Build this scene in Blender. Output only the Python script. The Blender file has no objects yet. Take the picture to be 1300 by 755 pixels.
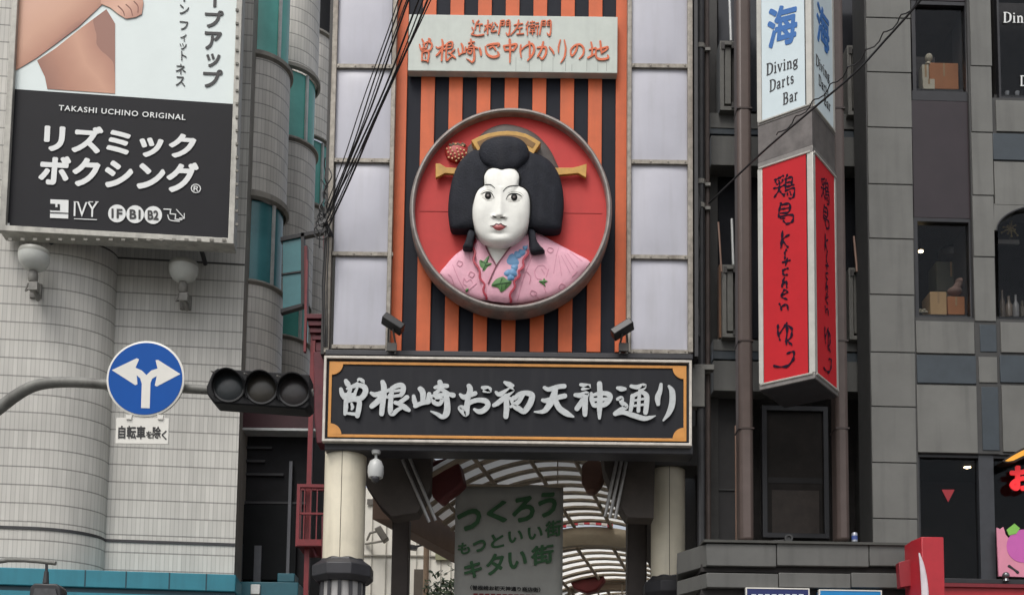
import bpy, bmesh, math, random
from mathutils import Vector
random.seed(7)
S = bpy.context.scene
COL = S.collection
# ------------------------------------------------------------------ camera, world, sun, exposure
FPX, PPX, PPY, PITCH, ROLL = 1570.0, 650.0, 899.0, math.radians(5.5), math.radians(0.72)
EYE = Vector((0, 0, 1.6))
FW = Vector((0, math.cos(PITCH), math.sin(PITCH)))
_U0 = Vector((0, -math.sin(PITCH), math.cos(PITCH))); _R0 = Vector((1, 0, 0))
RT = _R0*math.cos(ROLL) + _U0*math.sin(ROLL)
UP = -_R0*math.sin(ROLL) + _U0*math.cos(ROLL)
cam_d = bpy.data.cameras.new('camera'); cam = bpy.data.objects.new('camera', cam_d); COL.objects.link(cam)
from mathutils import Matrix
m = Matrix((RT, UP, -FW)).transposed().to_4x4(); m.translation = EYE; cam.matrix_world = m
cam_d.sensor_width = 36; cam_d.lens = FPX/1300*36; cam_d.shift_y = (PPY-377.5)/1300
cam_d.clip_end = 2000; cam_d.clip_start = 0.1
S.camera = cam
SUN_EL, SUN_AZ = 56, 203            # azimuth measured clockwise from +Y: behind the camera, a little to the left
w = bpy.data.worlds.new('World'); S.world = w; w.use_nodes = True
nt = w.node_tree; bg = nt.nodes['Background']
sky = nt.nodes.new('ShaderNodeTexSky'); sky.sky_type = 'NISHITA'; sky.sun_disc = False
sky.sun_elevation = math.radians(SUN_EL); sky.sun_rotation = math.radians(SUN_AZ)
sky.air_density = 1.0; sky.dust_density = 5.0; sky.ozone_density = 1.0
hs = nt.nodes.new('ShaderNodeHueSaturation'); hs.inputs['Saturation'].default_value = 0.35
nt.links.new(sky.outputs[0], hs.inputs['Color']); nt.links.new(hs.outputs[0], bg.inputs[0])
bg.inputs[1].default_value = 0.14
sd = bpy.data.lights.new('sun', 'SUN'); sd.energy = 1.0; sd.angle = math.radians(25); sd.color = (1, 0.975, 0.94)
sun = bpy.data.objects.new('sun', sd); COL.objects.link(sun)
el, az = math.radians(SUN_EL), math.radians(SUN_AZ)
sdir = Vector((math.sin(az)*math.cos(el), math.cos(az)*math.cos(el), math.sin(el)))
sun.rotation_euler = sdir.to_track_quat('Z', 'Y').to_euler(); sun.location = (0, -5, 40)
S.view_settings.view_transform = 'Standard'; S.view_settings.look = 'None'
S.view_settings.exposure = 0.19; S.view_settings.gamma = 1.0
S.cycles.max_bounces = 8; S.cycles.diffuse_bounces = 4; S.cycles.transparent_max_bounces = 12
S.cycles.use_denoising = True

# ------------------------------------------------------------------ planes: pixel of the photograph -> point on a real wall
def ray(px, py): return FW + RT*((px-PPX)/FPX) + UP*((PPY-py)/FPX)
class Plane:
    def __init__(s, x, y, t):
        s.o = Vector((x, y, 0)); s.u = Vector((1, t, 0)).normalized(); s.n = Vector((s.u.y, -s.u.x, 0))
    def pt(s, px, py, off=0.0):
        d = ray(px, py); k = ((s.o - EYE).dot(s.n) + off)/d.dot(s.n); return EYE + d*k
    def U(s, p): return (p - s.o).dot(s.u)
    def w(s, U, z, off=0.0): return s.o + s.u*U + s.n*off + Vector((0, 0, z))
    def rect(s, x0, y0, x1, y1, off=0.0):          # tl, tr, br, bl : a true upright rectangle on the wall
        xm, ym = (x0+x1)/2, (y0+y1)/2
        a, b = s.U(s.pt(x0, ym, off)), s.U(s.pt(x1, ym, off)); t, e = s.pt(xm, y0, off).z, s.pt(xm, y1, off).z
        return [s.w(a, t, off), s.w(b, t, off), s.w(b, e, off), s.w(a, e, off)]
def F(Y): return Plane(0, Y, 0)
def at(px, py, Y): return F(Y).pt(px, py)
def V(*a): return Vector(a)

# ------------------------------------------------------------------ materials
MATS = {}
def lin(c):
    c /= 255.0
    return c/12.92 if c <= 0.04045 else ((c+0.055)/1.055)**2.4
def C(r, g, b, k=1.0): return (min(lin(r)*k, .9), min(lin(g)*k, .9), min(lin(b)*k, .9))
def mat(name, rgb, rough=0.6, var=0.12, scale=6.0, metal=0.0, bump=0.0, streak=0.0, spec=0.5, dirt=None, trans=None, emit=None):
    if name in MATS: return MATS[name]
    M = bpy.data.materials.new(name); M.use_nodes = True; MATS[name] = M
    n = M.node_tree.nodes; L = M.node_tree.links; b = n['Principled BSDF']
    b.inputs['Roughness'].default_value = rough; b.inputs['Metallic'].default_value = metal
    b.inputs['Specular IOR Level'].default_value = spec
    tc = n.new('ShaderNodeTexCoord')
    ns = n.new('ShaderNodeTexNoise'); ns.inputs['Scale'].default_value = scale; ns.inputs['Detail'].default_value = 5
    ns.inputs['Roughness'].default_value = 0.65
    L.new(tc.outputs['Object'], ns.inputs['Vector'])
    mr = n.new('ShaderNodeMapRange'); mr.inputs[1].default_value = .3; mr.inputs[2].default_value = .7
    mr.inputs[3].default_value = 1-var; mr.inputs[4].default_value = 1+var
    L.new(ns.outputs[0], mr.inputs[0])
    mx = n.new('ShaderNodeVectorMath'); mx.operation = 'MULTIPLY'; mx.inputs[0].default_value = rgb
    L.new(mr.outputs[0], mx.inputs[1]); out = mx.outputs[0]
    if streak:
        mp = n.new('ShaderNodeMapping'); mp.inputs['Scale'].default_value = (9, 9, .7)
        L.new(tc.outputs['Object'], mp.inputs[0])
        n2 = n.new('ShaderNodeTexNoise'); n2.inputs['Scale'].default_value = 1.0; n2.inputs['Detail'].default_value = 6
        L.new(mp.outputs[0], n2.inputs['Vector'])
        m2 = n.new('ShaderNodeMapRange'); m2.inputs[1].default_value = .5; m2.inputs[2].default_value = .78
        m2.inputs[3].default_value = 0; m2.inputs[4].default_value = streak
        L.new(n2.outputs[0], m2.inputs[0])
        k = n.new('ShaderNodeMix'); k.data_type = 'RGBA'
        L.new(m2.outputs[0], k.inputs['Factor']); L.new(out, k.inputs[6]); k.inputs[7].default_value = (*(dirt or tuple(c*.35 for c in rgb)), 1)
        out = k.outputs[2]
    L.new(out, b.inputs['Base Color'])
    if bump:
        bp = n.new('ShaderNodeBump'); bp.inputs['Strength'].default_value = bump; bp.inputs['Distance'].default_value = .02
        n3 = n.new('ShaderNodeTexNoise'); n3.inputs['Scale'].default_value = scale*7; n3.inputs['Detail'].default_value = 4
        L.new(tc.outputs['Object'], n3.inputs['Vector']); L.new(n3.outputs[0], bp.inputs['Height']); L.new(bp.outputs[0], b.inputs['Normal'])
    if emit:
        b.inputs['Emission Color'].default_value = (*rgb, 1); b.inputs['Emission Strength'].default_value = emit
    if trans:
        t = n.new('ShaderNodeBsdfTranslucent'); t.inputs[0].default_value = (*rgb, 1)
        ms = n.new('ShaderNodeMixShader'); ms.inputs[0].default_value = trans
        L.new(b.outputs[0], ms.inputs[1]); L.new(t.outputs[0], ms.inputs[2]); L.new(ms.outputs[0], n['Material Output'].inputs[0])
    return M
def glass_mat(name, tint, refl=0.04):
    M = bpy.data.materials.new(name); M.use_nodes = True; MATS[name] = M
    n = M.node_tree.nodes; L = M.node_tree.links; n.remove(n['Principled BSDF'])
    t = n.new('ShaderNodeBsdfTransparent'); t.inputs[0].default_value = (*tint, 1)
    g = n.new('ShaderNodeBsdfGlossy'); g.inputs['Roughness'].default_value = .03; g.inputs[0].default_value = (.9, .95, 1, 1)
    ms = n.new('ShaderNodeMixShader'); lw = n.new('ShaderNodeLayerWeight'); lw.inputs[0].default_value = .12
    ma = n.new('ShaderNodeMath'); ma.operation = 'MULTIPLY_ADD'; ma.inputs[1].default_value = .12; ma.inputs[2].default_value = refl
    L.new(lw.outputs['Facing'], ma.inputs[0]); ma.use_clamp = True
    L.new(ma.outputs[0], ms.inputs[0]); L.new(t.outputs[0], ms.inputs[1]); L.new(g.outputs[0], ms.inputs[2])
    L.new(ms.outputs[0], n['Material Output'].inputs[0]); return M
def tile_mat(name, rgb, course, rib, line=.07):
    M = bpy.data.materials.new(name); M.use_nodes = True; MATS[name] = M
    n = M.node_tree.nodes; L = M.node_tree.links; b = n['Principled BSDF']; b.inputs['Roughness'].default_value = .45
    uv = n.new('ShaderNodeUVMap'); sp = n.new('ShaderNodeSeparateXYZ'); L.new(uv.outputs[0], sp.inputs[0])
    def M1(op, a, bb=None, c=None):
        q = n.new('ShaderNodeMath'); q.operation = op
        for i, x in enumerate((a, bb, c)):
            if x is None: continue
            if isinstance(x, (int, float)): q.inputs[i].default_value = x
            else: L.new(x, q.inputs[i])
        return q.outputs[0]
    vr = M1('DIVIDE', sp.outputs[1], course); vf = M1('FRACT', vr)
    joint = M1('LESS_THAN', vf, line)
    ur = M1('DIVIDE', sp.outputs[0], rib); uf = M1('FRACT', ur)
    gap = M1('LESS_THAN', uf, .16)
    # per-tile tone
    cmb = n.new('ShaderNodeCombineXYZ'); L.new(M1('FLOOR', ur), cmb.inputs[0]); L.new(M1('FLOOR', vr), cmb.inputs[1])
    wn = n.new('ShaderNodeTexWhiteNoise'); wn.noise_dimensions = '3D'; L.new(cmb.outputs[0], wn.inputs['Vector'])
    tone = M1('MULTIPLY_ADD', wn.outputs['Value'], .16, .92)
    ns = n.new('ShaderNodeTexNoise'); ns.inputs['Scale'].default_value = .9; ns.inputs['Detail'].default_value = 6; L.new(uv.outputs[0], ns.inputs['Vector'])
    tone = M1('MULTIPLY', tone, M1('MULTIPLY_ADD', ns.outputs[0], .5, .75))
    mp = n.new('ShaderNodeMapping'); mp.inputs['Scale'].default_value = (2.2, .3, 1); L.new(uv.outputs[0], mp.inputs[0])
    n2 = n.new('ShaderNodeTexNoise'); n2.inputs['Scale'].default_value = 1; n2.inputs['Detail'].default_value = 5; L.new(mp.outputs[0], n2.inputs['Vector'])
    st = n.new('ShaderNodeMapRange'); st.inputs[1].default_value = .5; st.inputs[2].default_value = .8; st.inputs[3].default_value = 1; st.inputs[4].default_value = .78
    L.new(n2.outputs[0], st.inputs[0]); tone = M1('MULTIPLY', tone, st.outputs[0])
    tone = M1('MULTIPLY', tone, M1('SUBTRACT', 1, M1('MULTIPLY', joint, .5)))
    tone = M1('MULTIPLY', tone, M1('SUBTRACT', 1, M1('MULTIPLY', gap, .2)))
    vm = n.new('ShaderNodeVectorMath'); vm.operation = 'MULTIPLY'; vm.inputs[0].default_value = rgb; L.new(tone, vm.inputs[1])
    L.new(vm.outputs[0], b.inputs['Base Color'])
    bp = n.new('ShaderNodeBump'); bp.inputs['Strength'].default_value = .7; bp.inputs['Distance'].default_value = .012
    hgt = M1('MULTIPLY', M1('SUBTRACT', 1, joint), M1('SUBTRACT', 1, M1('MULTIPLY', gap, .7)))
    L.new(hgt, bp.inputs['Height']); L.new(bp.outputs[0], b.inputs['Normal'])
    return M

# ------------------------------------------------------------------ mesh builder
class MB:
    def __init__(s): s.v = []; s.f = []; s.m = []; s.uv = {}; s.cur = 0
    def add(s, pts): i = len(s.v); s.v += [tuple(p) for p in pts]; return i
    def face(s, idx): s.f.append(tuple(idx)); s.m.append(s.cur)
    def prism(s, pts, vec):
        n = len(pts); a = s.add(pts); b = s.add([Vector(p)+vec for p in pts])
        s.face(range(a, a+n)); s.face(reversed(range(b, b+n)))
        for i in range(n): j = (i+1) % n; s.face((a+j, a+i, b+i, b+j))
        return s
    def box(s, c, size):
        c = Vector(c); x, y, z = [q/2 for q in size]
        return s.prism([c+V(-x, -y, z), c+V(x, -y, z), c+V(x, -y, -z), c+V(-x, -y, -z)], V(0, 2*y, 0))
    def slab(s, pl, x0, y0, x1, y1, off, depth): return s.prism(pl.rect(x0, y0, x1, y1, off), -pl.n*depth)
    def frame(s, pl, x0, y0, x1, y1, bw, off, depth):   # bw in metres
        a = pl.rect(x0, y0, x1, y1, off); return s.frame3(a, bw, -pl.n*depth)
    def frame3(s, a, bw, vec):
        u = (a[1]-a[0]).normalized(); d = (a[3]-a[0]).normalized()
        i = [a[0]+u*bw+d*bw, a[1]-u*bw+d*bw, a[2]-u*bw-d*bw, a[3]+u*bw-d*bw]
        A = s.add(a); I = s.add(i); A2 = s.add([p+vec for p in a]); I2 = s.add([p+vec for p in i])
        for k in range(4):
            j = (k+1) % 4
            s.face((A+k, A+j, I+j, I+k)); s.face((A2+j, A2+k, I2+k, I2+j)); s.face((A+j, A+k, A2+k, A2+j)); s.face((I+k, I+j, I2+j, I2+k))
        return s
    def poly(s, pl, px, off, depth):
        return s.prism([pl.pt(x, y, off) for x, y in px], -pl.n*depth)
    def tube(s, path, r, seg=8, cap=True):
        path = [Vector(p) for p in path]; n = len(path); rs = r if isinstance(r, (list, tuple)) else [r]*n
        rings = []; ref = None
        for i, p in enumerate(path):
            d = (path[min(i+1, n-1)] - path[max(i-1, 0)]).normalized()
            if ref is None: ref = d.orthogonal().normalized()
            ref = (ref - d*ref.dot(d)).normalized(); bi = d.cross(ref)
            rings.append(s.add([p + (ref*math.cos(2*math.pi*k/seg) + bi*math.sin(2*math.pi*k/seg))*rs[i] for k in range(seg)]))
        for a, b in zip(rings, rings[1:]):
            for k in range(seg): j = (k+1) % seg; s.face((a+k, a+j, b+j, b+k))
        if cap: s.face(reversed(range(rings[0], rings[0]+seg))); s.face(range(rings[-1], rings[-1]+seg))
        return s
    def lathe(s, c, axis, prof, seg=24, close=True):      # prof: (distance along axis, radius)
        c = Vector(c); ax = Vector(axis).normalized(); ref = ax.orthogonal().normalized()
        if abs(ax.z) > .9: ref = V(1, 0, 0)
        bi = ax.cross(ref); R = []
        for h, r in prof: R.append(s.add([c+ax*h+(ref*math.cos(2*math.pi*(k+.5)/seg)+bi*math.sin(2*math.pi*(k+.5)/seg))*max(r, 1e-4) for k in range(seg)]))
        for a, b in zip(R, R[1:]):
            for k in range(seg): j = (k+1) % seg; s.face((a+k, a+j, b+j, b+k))
        if close: s.face(reversed(range(R[0], R[0]+seg))); s.face(range(R[-1], R[-1]+seg))
        return s
    def ball(s, c, r, seg=12, rings=8, sc=(1, 1, 1)):
        c = Vector(c); R = []
        for i in range(1, rings):
            a = math.pi*i/rings
            R.append(s.add([c+V(r*sc[0]*math.sin(a)*math.cos(2*math.pi*k/seg), r*sc[1]*math.sin(a)*math.sin(2*math.pi*k/seg), r*sc[2]*math.cos(a)) for k in range(seg)]))
        t = s.add([c+V(0, 0, r*sc[2])]); b = s.add([c-V(0, 0, r*sc[2])])
        for a, bb in zip(R, R[1:]):
            for k in range(seg): j = (k+1) % seg; s.face((a+k, bb+k, bb+j, a+j))
        for k in range(seg): j = (k+1) % seg; s.face((t, R[0]+k, R[0]+j)); s.face((b, R[-1]+j, R[-1]+k))
        return s
    def stroke(s, pts, to3, thick, sub=5, taper=.7, cap=True):
        """a brush stroke: pts (x, y, width); to3(x, y, h) -> point at height h over the surface."""
        P = smooth(pts, sub); n = len(P)
        if n < 2: return s
        rows = []
        def row(x, y, nx, ny, w):
            rows.append((x, y, nx, ny, max(w, .02)))
        for i, (x, y, wd) in enumerate(P):
            a, b = P[max(i-1, 0)], P[min(i+1, n-1)]
            dx, dy = b[0]-a[0], b[1]-a[1]; l = math.hypot(dx, dy) or 1; dx /= l; dy /= l
            if i == 0 and cap:
                row(x-dx*wd*.42, y-dy*wd*.42, -dy, dx, wd*.35); row(x-dx*wd*.28, y-dy*wd*.28, -dy, dx, wd*.75)
            row(x, y, -dy, dx, wd)
            if i == n-1 and cap:
                row(x+dx*wd*.28, y+dy*wd*.28, -dy, dx, wd*.75); row(x+dx*wd*.42, y+dy*wd*.42, -dy, dx, wd*.35)
        idx = []
        for x, y, nx, ny, wd in rows:
            o, q = wd/2, wd/2*taper
            idx.append(s.add([to3(x-nx*o, y-ny*o, 0), to3(x-nx*q, y-ny*q, thick), to3(x+nx*q, y+ny*q, thick), to3(x+nx*o, y+ny*o, 0)]))
        for a, b in zip(idx, idx[1:]):
            for k in range(3): s.face((a+k, a+k+1, b+k+1, b+k))
        s.face((idx[0], idx[0]+3, idx[0]+2, idx[0]+1)); s.face((idx[-1], idx[-1]+1, idx[-1]+2, idx[-1]+3))
        return s
    def star(s, outline, c, hfun, Y0, rings=16, n=120, back=.05, sub=4):
        """radial surface over a star-shaped pixel outline; hfun(x, y, t) = height in metres towards the camera."""
        R = radial(outline, c, n, sub); prev = s.add([at(c[0], c[1], Y0-hfun(c[0], c[1], 0))]); first = True
        for i in range(1, rings+1):
            t = 1-(1-i/rings)**1.6
            pts = [(c[0]+(x-c[0])*t, c[1]+(y-c[1])*t) for x, y in R]
            cur = s.add([at(x, y, Y0-hfun(x, y, t)) for x, y in pts])
            for k in range(n):
                j = (k+1) % n
                if first: s.face((prev, cur+j, cur+k))
                else: s.face((prev+k, prev+j, cur+j, cur+k))
            prev = cur; first = False
        bk = s.add([Vector(s.v[prev+k])+V(0, back, 0) for k in range(n)])
        for k in range(n): j = (k+1) % n; s.face((prev+k, prev+j, bk+j, bk+k))
        return s
    def text(s, body, quad, nrm, thick=.006, bold=0.0, space=1.0):
        """lettering fitted to quad (tl, tr, br, bl); stands proud along nrm."""
        cu = bpy.data.curves.new('lettering', 'FONT'); cu.body = body; cu.extrude = .5; cu.resolution_u = 3; cu.space_character = space
        o = bpy.data.objects.new('lettering', cu); COL.objects.link(o)
        dg = bpy.context.evaluated_depsgraph_get(); me = bpy.data.meshes.new_from_object(o.evaluated_get(dg))
        xs = [q.co.x for q in me.vertices]; ys = [q.co.y for q in me.vertices]
        x0, x1, y0, y1 = min(xs), max(xs), min(ys), max(ys); tl, tr, br, bl = quad
        x0 -= bold; x1 += bold; y0 -= bold; y1 += bold
        N = 0 if bold <= 0 else 10
        for c in range(N+1):                              # a heavier weight: copies pushed out in a ring, each a hair further forward
            ox, oy = (0, 0) if c == 0 else (bold*math.cos(2*math.pi*c/N), bold*math.sin(2*math.pi*c/N))
            i0 = len(s.v)
            for q in me.vertices:
                u = (q.co.x+ox-x0)/(x1-x0); v = (y1-q.co.y-oy)/(y1-y0)
                p = (tl*(1-u)+tr*u)*(1-v) + (bl*(1-u)+br*u)*v + nrm*(thick*(q.co.z+.5)+c*.00012)
                s.v.append(tuple(p))
            for f in me.polygons: s.face([i0+k for k in f.vertices])
        bpy.data.objects.remove(o); bpy.data.curves.remove(cu); bpy.data.meshes.remove(me)
        return s
    def build(s, name, mats, parent=None, base=None, angle=35, bevel=0, recalc=True, flat=False):
        if not isinstance(mats, (list, tuple)): mats = [mats]
        if parent is not None: b = BASE[parent.name]
        else: b = Vector(base) if base is not None else V(0, 0, 0)
        me = bpy.data.meshes.new(name); me.from_pydata([tuple(Vector(p)-b) for p in s.v], [], s.f)
        for q in mats: me.materials.append(q)
        for i, p in enumerate(me.polygons): p.material_index = min(s.m[i], len(mats)-1)
        if recalc:
            bm = bmesh.new(); bm.from_mesh(me); bmesh.ops.recalc_face_normals(bm, faces=bm.faces); bm.to_mesh(me); bm.free()
        if s.uv:
            lay = me.uv_layers.new(name='UVMap')
            for l in me.loops: lay.data[l.index].uv = s.uv.get(l.vertex_index, (0, 0))
        if not flat:
            me.shade_smooth(); me.set_sharp_from_angle(angle=math.radians(angle))
        o = bpy.data.objects.new(name, me); COL.objects.link(o); BASE[o.name] = b
        if parent is not None: o.parent = parent
        else: o.location = b
        if bevel:
            bv = o.modifiers.new('bevel', 'BEVEL'); bv.width = bevel; bv.segments = 2; bv.limit_method = 'ANGLE'; bv.angle_limit = math.radians(40)
        return o
BASE = {}
def smooth(pts, sub):
    if len(pts) < 3:
        (x0, y0, w0), (x1, y1, w1) = pts
        return [(x0+(x1-x0)*i/3, y0+(y1-y0)*i/3, w0+(w1-w0)*i/3) for i in range(4)]
    out = []; n = len(pts)
    for i in range(n-1):
        p0, p1, p2, p3 = pts[max(i-1, 0)], pts[i], pts[i+1], pts[min(i+2, n-1)]
        for k in range(sub):
            t = k/sub; q = []
            for a, b, c, d in zip(p0, p1, p2, p3):
                q.append(.5*((2*b)+(-a+c)*t+(2*a-5*b+4*c-d)*t*t+(-a+3*b-3*c+d)*t**3))
            out.append(tuple(q))
    out.append(tuple(pts[-1])); return out
def radial(outline, c, n, sub=4):
    P = list(outline); dense = []; N = len(P)
    for i in range(N):
        p0, p1, p2, p3 = P[i-1], P[i], P[(i+1) % N], P[(i+2) % N]
        for k in range(sub*3):
            t = k/(sub*3)
            if sub > 1: dense.append(tuple(.5*((2*b)+(-a+c2)*t+(2*a-5*b+4*c2-d)*t*t+(-a+3*b-3*c2+d)*t**3) for a, b, c2, d in zip(p0, p1, p2, p3)))
            else: dense.append(tuple(b+(c2-b)*t for b, c2 in zip(p1, p2)))
    A = sorted((math.atan2(y-c[1], x-c[0]), math.hypot(x-c[0], y-c[1])) for x, y in dense)
    A = [(A[-1][0]-2*math.pi, A[-1][1])] + A + [(A[0][0]+2*math.pi, A[0][1])]
    out = []; j = 0
    for k in range(n):
        a = -math.pi + 2*math.pi*k/n
        while j < len(A)-2 and A[j+1][0] < a: j += 1
        (a0, r0), (a1, r1) = A[j], A[j+1]; r = r0 + (r1-r0)*((a-a0)/max(a1-a0, 1e-9))
        out.append((c[0]+r*math.cos(a), c[1]+r*math.sin(a)))
    return out
def tag(o, label, cat, group=None):
    o['label'] = label; o['category'] = cat
    if group: o['group'] = group
    return o
def thing(name, label, cat, loc, group=None):
    o = bpy.data.objects.new(name, None); o.empty_display_size = .1; COL.objects.link(o); o.location = loc; BASE[o.name] = Vector(loc)
    return tag(o, label, cat, group)
def struct(o): o['kind'] = 'structure'; return o
def dup(root, loc, label):
    r = root.copy(); COL.objects.link(r); r.location = loc; r['label'] = label; BASE[r.name] = Vector(loc)
    for ch in list(root.children):
        c = ch.copy(); COL.objects.link(c); c.parent = r
        for g in ch.children:
            d = g.copy(); COL.objects.link(d); d.parent = c
    return r
def arc(cx, cy, r, a0, a1, n):      # degrees, image y down
    return [(cx+r*math.cos(math.radians(a0+(a1-a0)*i/n)), cy+r*math.sin(math.radians(a0+(a1-a0)*i/n))) for i in range(n+1)]

# ------------------------------------------------------------------ ground
asph = mat('asphalt', (.05, .05, .052), .9, .2, 20, bump=.4)
pave = mat('paving_stone', (.22, .21, .2), .85, .2, 4)
kerbm = mat('kerb_stone', (.3, .3, .29), .85, .15, 5)
white_paint = mat('road_paint', (.75, .75, .72), .7, .15, 8)
b = MB(); b.box((0, 200, -.06), (1600, 1600, .1)); struct(b.build('ground', mat('earth', (.12, .115, .1), .95), flat=True))
b = MB(); b.box((0, 4.2, -.003), (160, 13.2, .012)); struct(b.build('road', asph, flat=True))
b = MB()
for yy in (-.6, 8.2): b.box((0, yy, .008), (160, .15, .008))
for i in range(-10, 11): b.box((i*3.0+.4, 4.2, .008), (1.6, .12, .008))
o = struct(b.build('road_markings', white_paint, flat=True))
b = MB(); b.box((0, 10.88, .05), (160, .16, .2)); struct(b.build('kerb', kerbm, flat=True, bevel=.02))
b = MB(); b.box((0, 37, .04), (160, 52.04, .16)); struct(b.build('pavement', pave, flat=True))
b = MB(); b.box((0, -2.44, .05), (160, .08, .2)); struct(b.build('opposite_kerb', kerbm, flat=True))

# ------------------------------------------------------------------ left building, clad in ribbed tiles
LB = Plane(-3.39, 15.2, .098)
tile = tile_mat('ribbed_tile', C(192, 190, 183, 1.02), .222, .052)
tile_dk = tile_mat('bay_tile', C(216, 212, 204), .21, .05)
concrete = mat('pale_concrete', C(150, 146, 138), .8, .15, 5, streak=.4)
dark_in = mat('dark_interior', (.012, .012, .014), .9, .3)
alum = mat('dull_aluminium', C(190, 192, 190), .4, .15, 8, metal=.2, streak=.2)
steel_dk = mat('dark_steel', (.03, .03, .032), .5, .25, 8)
teal_glass = mat('teal_glass', C(98, 178, 166, 1), .2, .2, 1.2, spec=.5)
teal_glass2 = mat('blue_teal_glass', C(78, 140, 146, 1), .2, .25, 1.2, spec=.5)
U = LB.U
uC = U(LB.pt(142, 500)); uE = U(LB.pt(303, 560)); uA = U(LB.pt(62, 500)); uL = uA - 7.0; rr = (uC-uA)
front = .52
prof = [(uL, front)]
for i in range(13):
    a = math.pi/2*i/12; prof.append((uA+rr*math.sin(a), front*math.cos(a)))
prof += [(uC+.01, 0), (uE, 0)]
lb = thing('tiled_building', 'pale grey building with a rounded corner, clad in narrow ribbed tiles', 'building', (-6.5, 15, 0.12))
b = MB(); s = 0; top = 13.5
zs = [0.12, 3.0, 6, 9, top]
pr = None; rows = []
for i, (u, off) in enumerate(prof):
    if pr: s += math.hypot(u-pr[0], off-pr[1])
    pr = (u, off)
    idx = b.add([LB.w(u, z, off) for z in zs])
    for k, z in enumerate(zs): b.uv[idx+k] = (s, z-.04)
    rows.append(idx)
for a, c in zip(rows, rows[1:]):
    for k in range(len(zs)-1): b.face((a+k, c+k, c+k+1, a+k+1))
# return wall along the lane
p0 = LB.w(uE, 0, 0); p1 = p0 + V(-.3, .9, 0)
i0 = b.add([p0+V(0, 0, z) for z in zs]); i1 = b.add([p1+V(0, 0, z) for z in zs])
for k, z in enumerate(zs): b.uv[i0+k] = (s, z-.04); b.uv[i1+k] = (s+.9, z-.04)
for k in range(len(zs)-1): b.face((i0+k, i1+k, i1+k+1, i0+k+1))
b.build('tiled_wall', tile, lb, recalc=False, angle=30)
b = MB(); b.prism([LB.w(uL, top, front), LB.w(uA, top, front), LB.w(uC, top, 0), LB.w(uE, top, 0), LB.w(uE, top, -6), LB.w(uL, top, -6)], V(0, 0, .3)); b.build('roof', concrete, lb)
def ledge(ypx, h, proud, m):
    b = MB(); z = LB.pt(200, ypx).z
    P = [(u, off+proud) for u, off in prof]; Q = [(u, off-.02) for u, off in prof]
    a = b.add([LB.w(u, z, o) for u, o in P]); c = b.add([LB.w(u, z-h, o) for u, o in P]); d = b.add([LB.w(u, z, o) for u, o in Q]); e = b.add([LB.w(u, z-h, o) for u, o in Q])
    for i in range(len(P)-1):
        b.face((a+i, c+i, c+i+1, a+i+1)); b.face((a+i, a+i+1, d+i+1, d+i)); b.face((c+i, e+i, e+i+1, c+i+1))
    return b.build('string_course', m, lb, recalc=False)
ledge(686, .035, .012, steel_dk)
ledge(329, .018, .006, mat('course_grey', C(74, 72, 70), .7))
# three rounded bays behind the corner, stepping back along the lane
def bay(rx, ymid, Y, bands, r=.46):
    p = at(rx, ymid, Y); cx = p.x - r
    for kind, y0, y1 in bands:
        z0, z1 = at(rx, y0, Y).z, at(rx, y1, Y).z
        if kind == 'm':
            b = MB(); n = 24; R = r+.04
            zz = [(z0, r), (z0-.03, R), (z1+.03, R), (z1, r)]
        else:
            R = r if kind == 't' else r-.035; zz = [(z0, R), (z1, R)]
            b = MB(); n = 24
        idx = []
        for z, q in zz:
            k0 = b.add([V(cx+q*math.cos(-math.pi/2+math.pi*1.1*(k/n)-.9), Y+.1+q*1.05*math.sin(-math.pi/2+math.pi*1.1*(k/n)-.9), z) for k in range(n+1)])
            for k in range(n+1): b.uv[k0+k] = (k/n*1.6, z)
            idx.append(k0)
        for a, c in zip(idx, idx[1:]):
            for k in range(n): b.face((a+k, c+k, c+k+1, a+k+1))
        nm, mm = {'t': ('bay_tiles', tile_dk), 'g': ('bay_window', teal_glass), 'b': ('bay_window', teal_glass2), 'd': ('bay_window', dark_in), 'm': ('bay_moulding', concrete)}[kind]
        o = b.build(nm, mm, lb, recalc=False)
        if kind in 'gb':
            f = MB()
            for ang in (.42,):
                a = -math.pi/2+.35+ang*1.4
                f.tube([V(cx+(r-.02)*math.cos(a), Y+.1+(r-.02)*1.05*math.sin(a), z) for z in (z0, z1)], (.028), 6)
            o2 = f.build('highlight_mullion', alum if ang > 0 else steel_dk, o)  # pale mullion, thickened to stand in for a white highlight on the bay's edge
bay(361, 265, 16.3, [('g', -60, 84), ('m', 84, 94), ('t', 94, 258), ('m', 258, 270), ('b', 270, 369), ('m', 369, 376), ('t', 376, 500)])
bay(397, 265, 17.6, [('t', -60, 97), ('m', 97, 106), ('g', 106, 188), ('m', 188, 195), ('t', 195, 388), ('g', 388, 436), ('m', 436, 442), ('t', 442, 500)])
bay(418, 265, 19.0, [('d', -60, 50), ('m', 50, 57), ('t', 57, 184), ('m', 184, 190), ('g', 190, 268), ('m', 268, 275), ('t', 275, 500)])
b = MB(); b.box((-4.6, 18.3, 8.4), (2.0, 5.6, 10.2)); b.build('lane_wall', concrete, lb)
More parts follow.
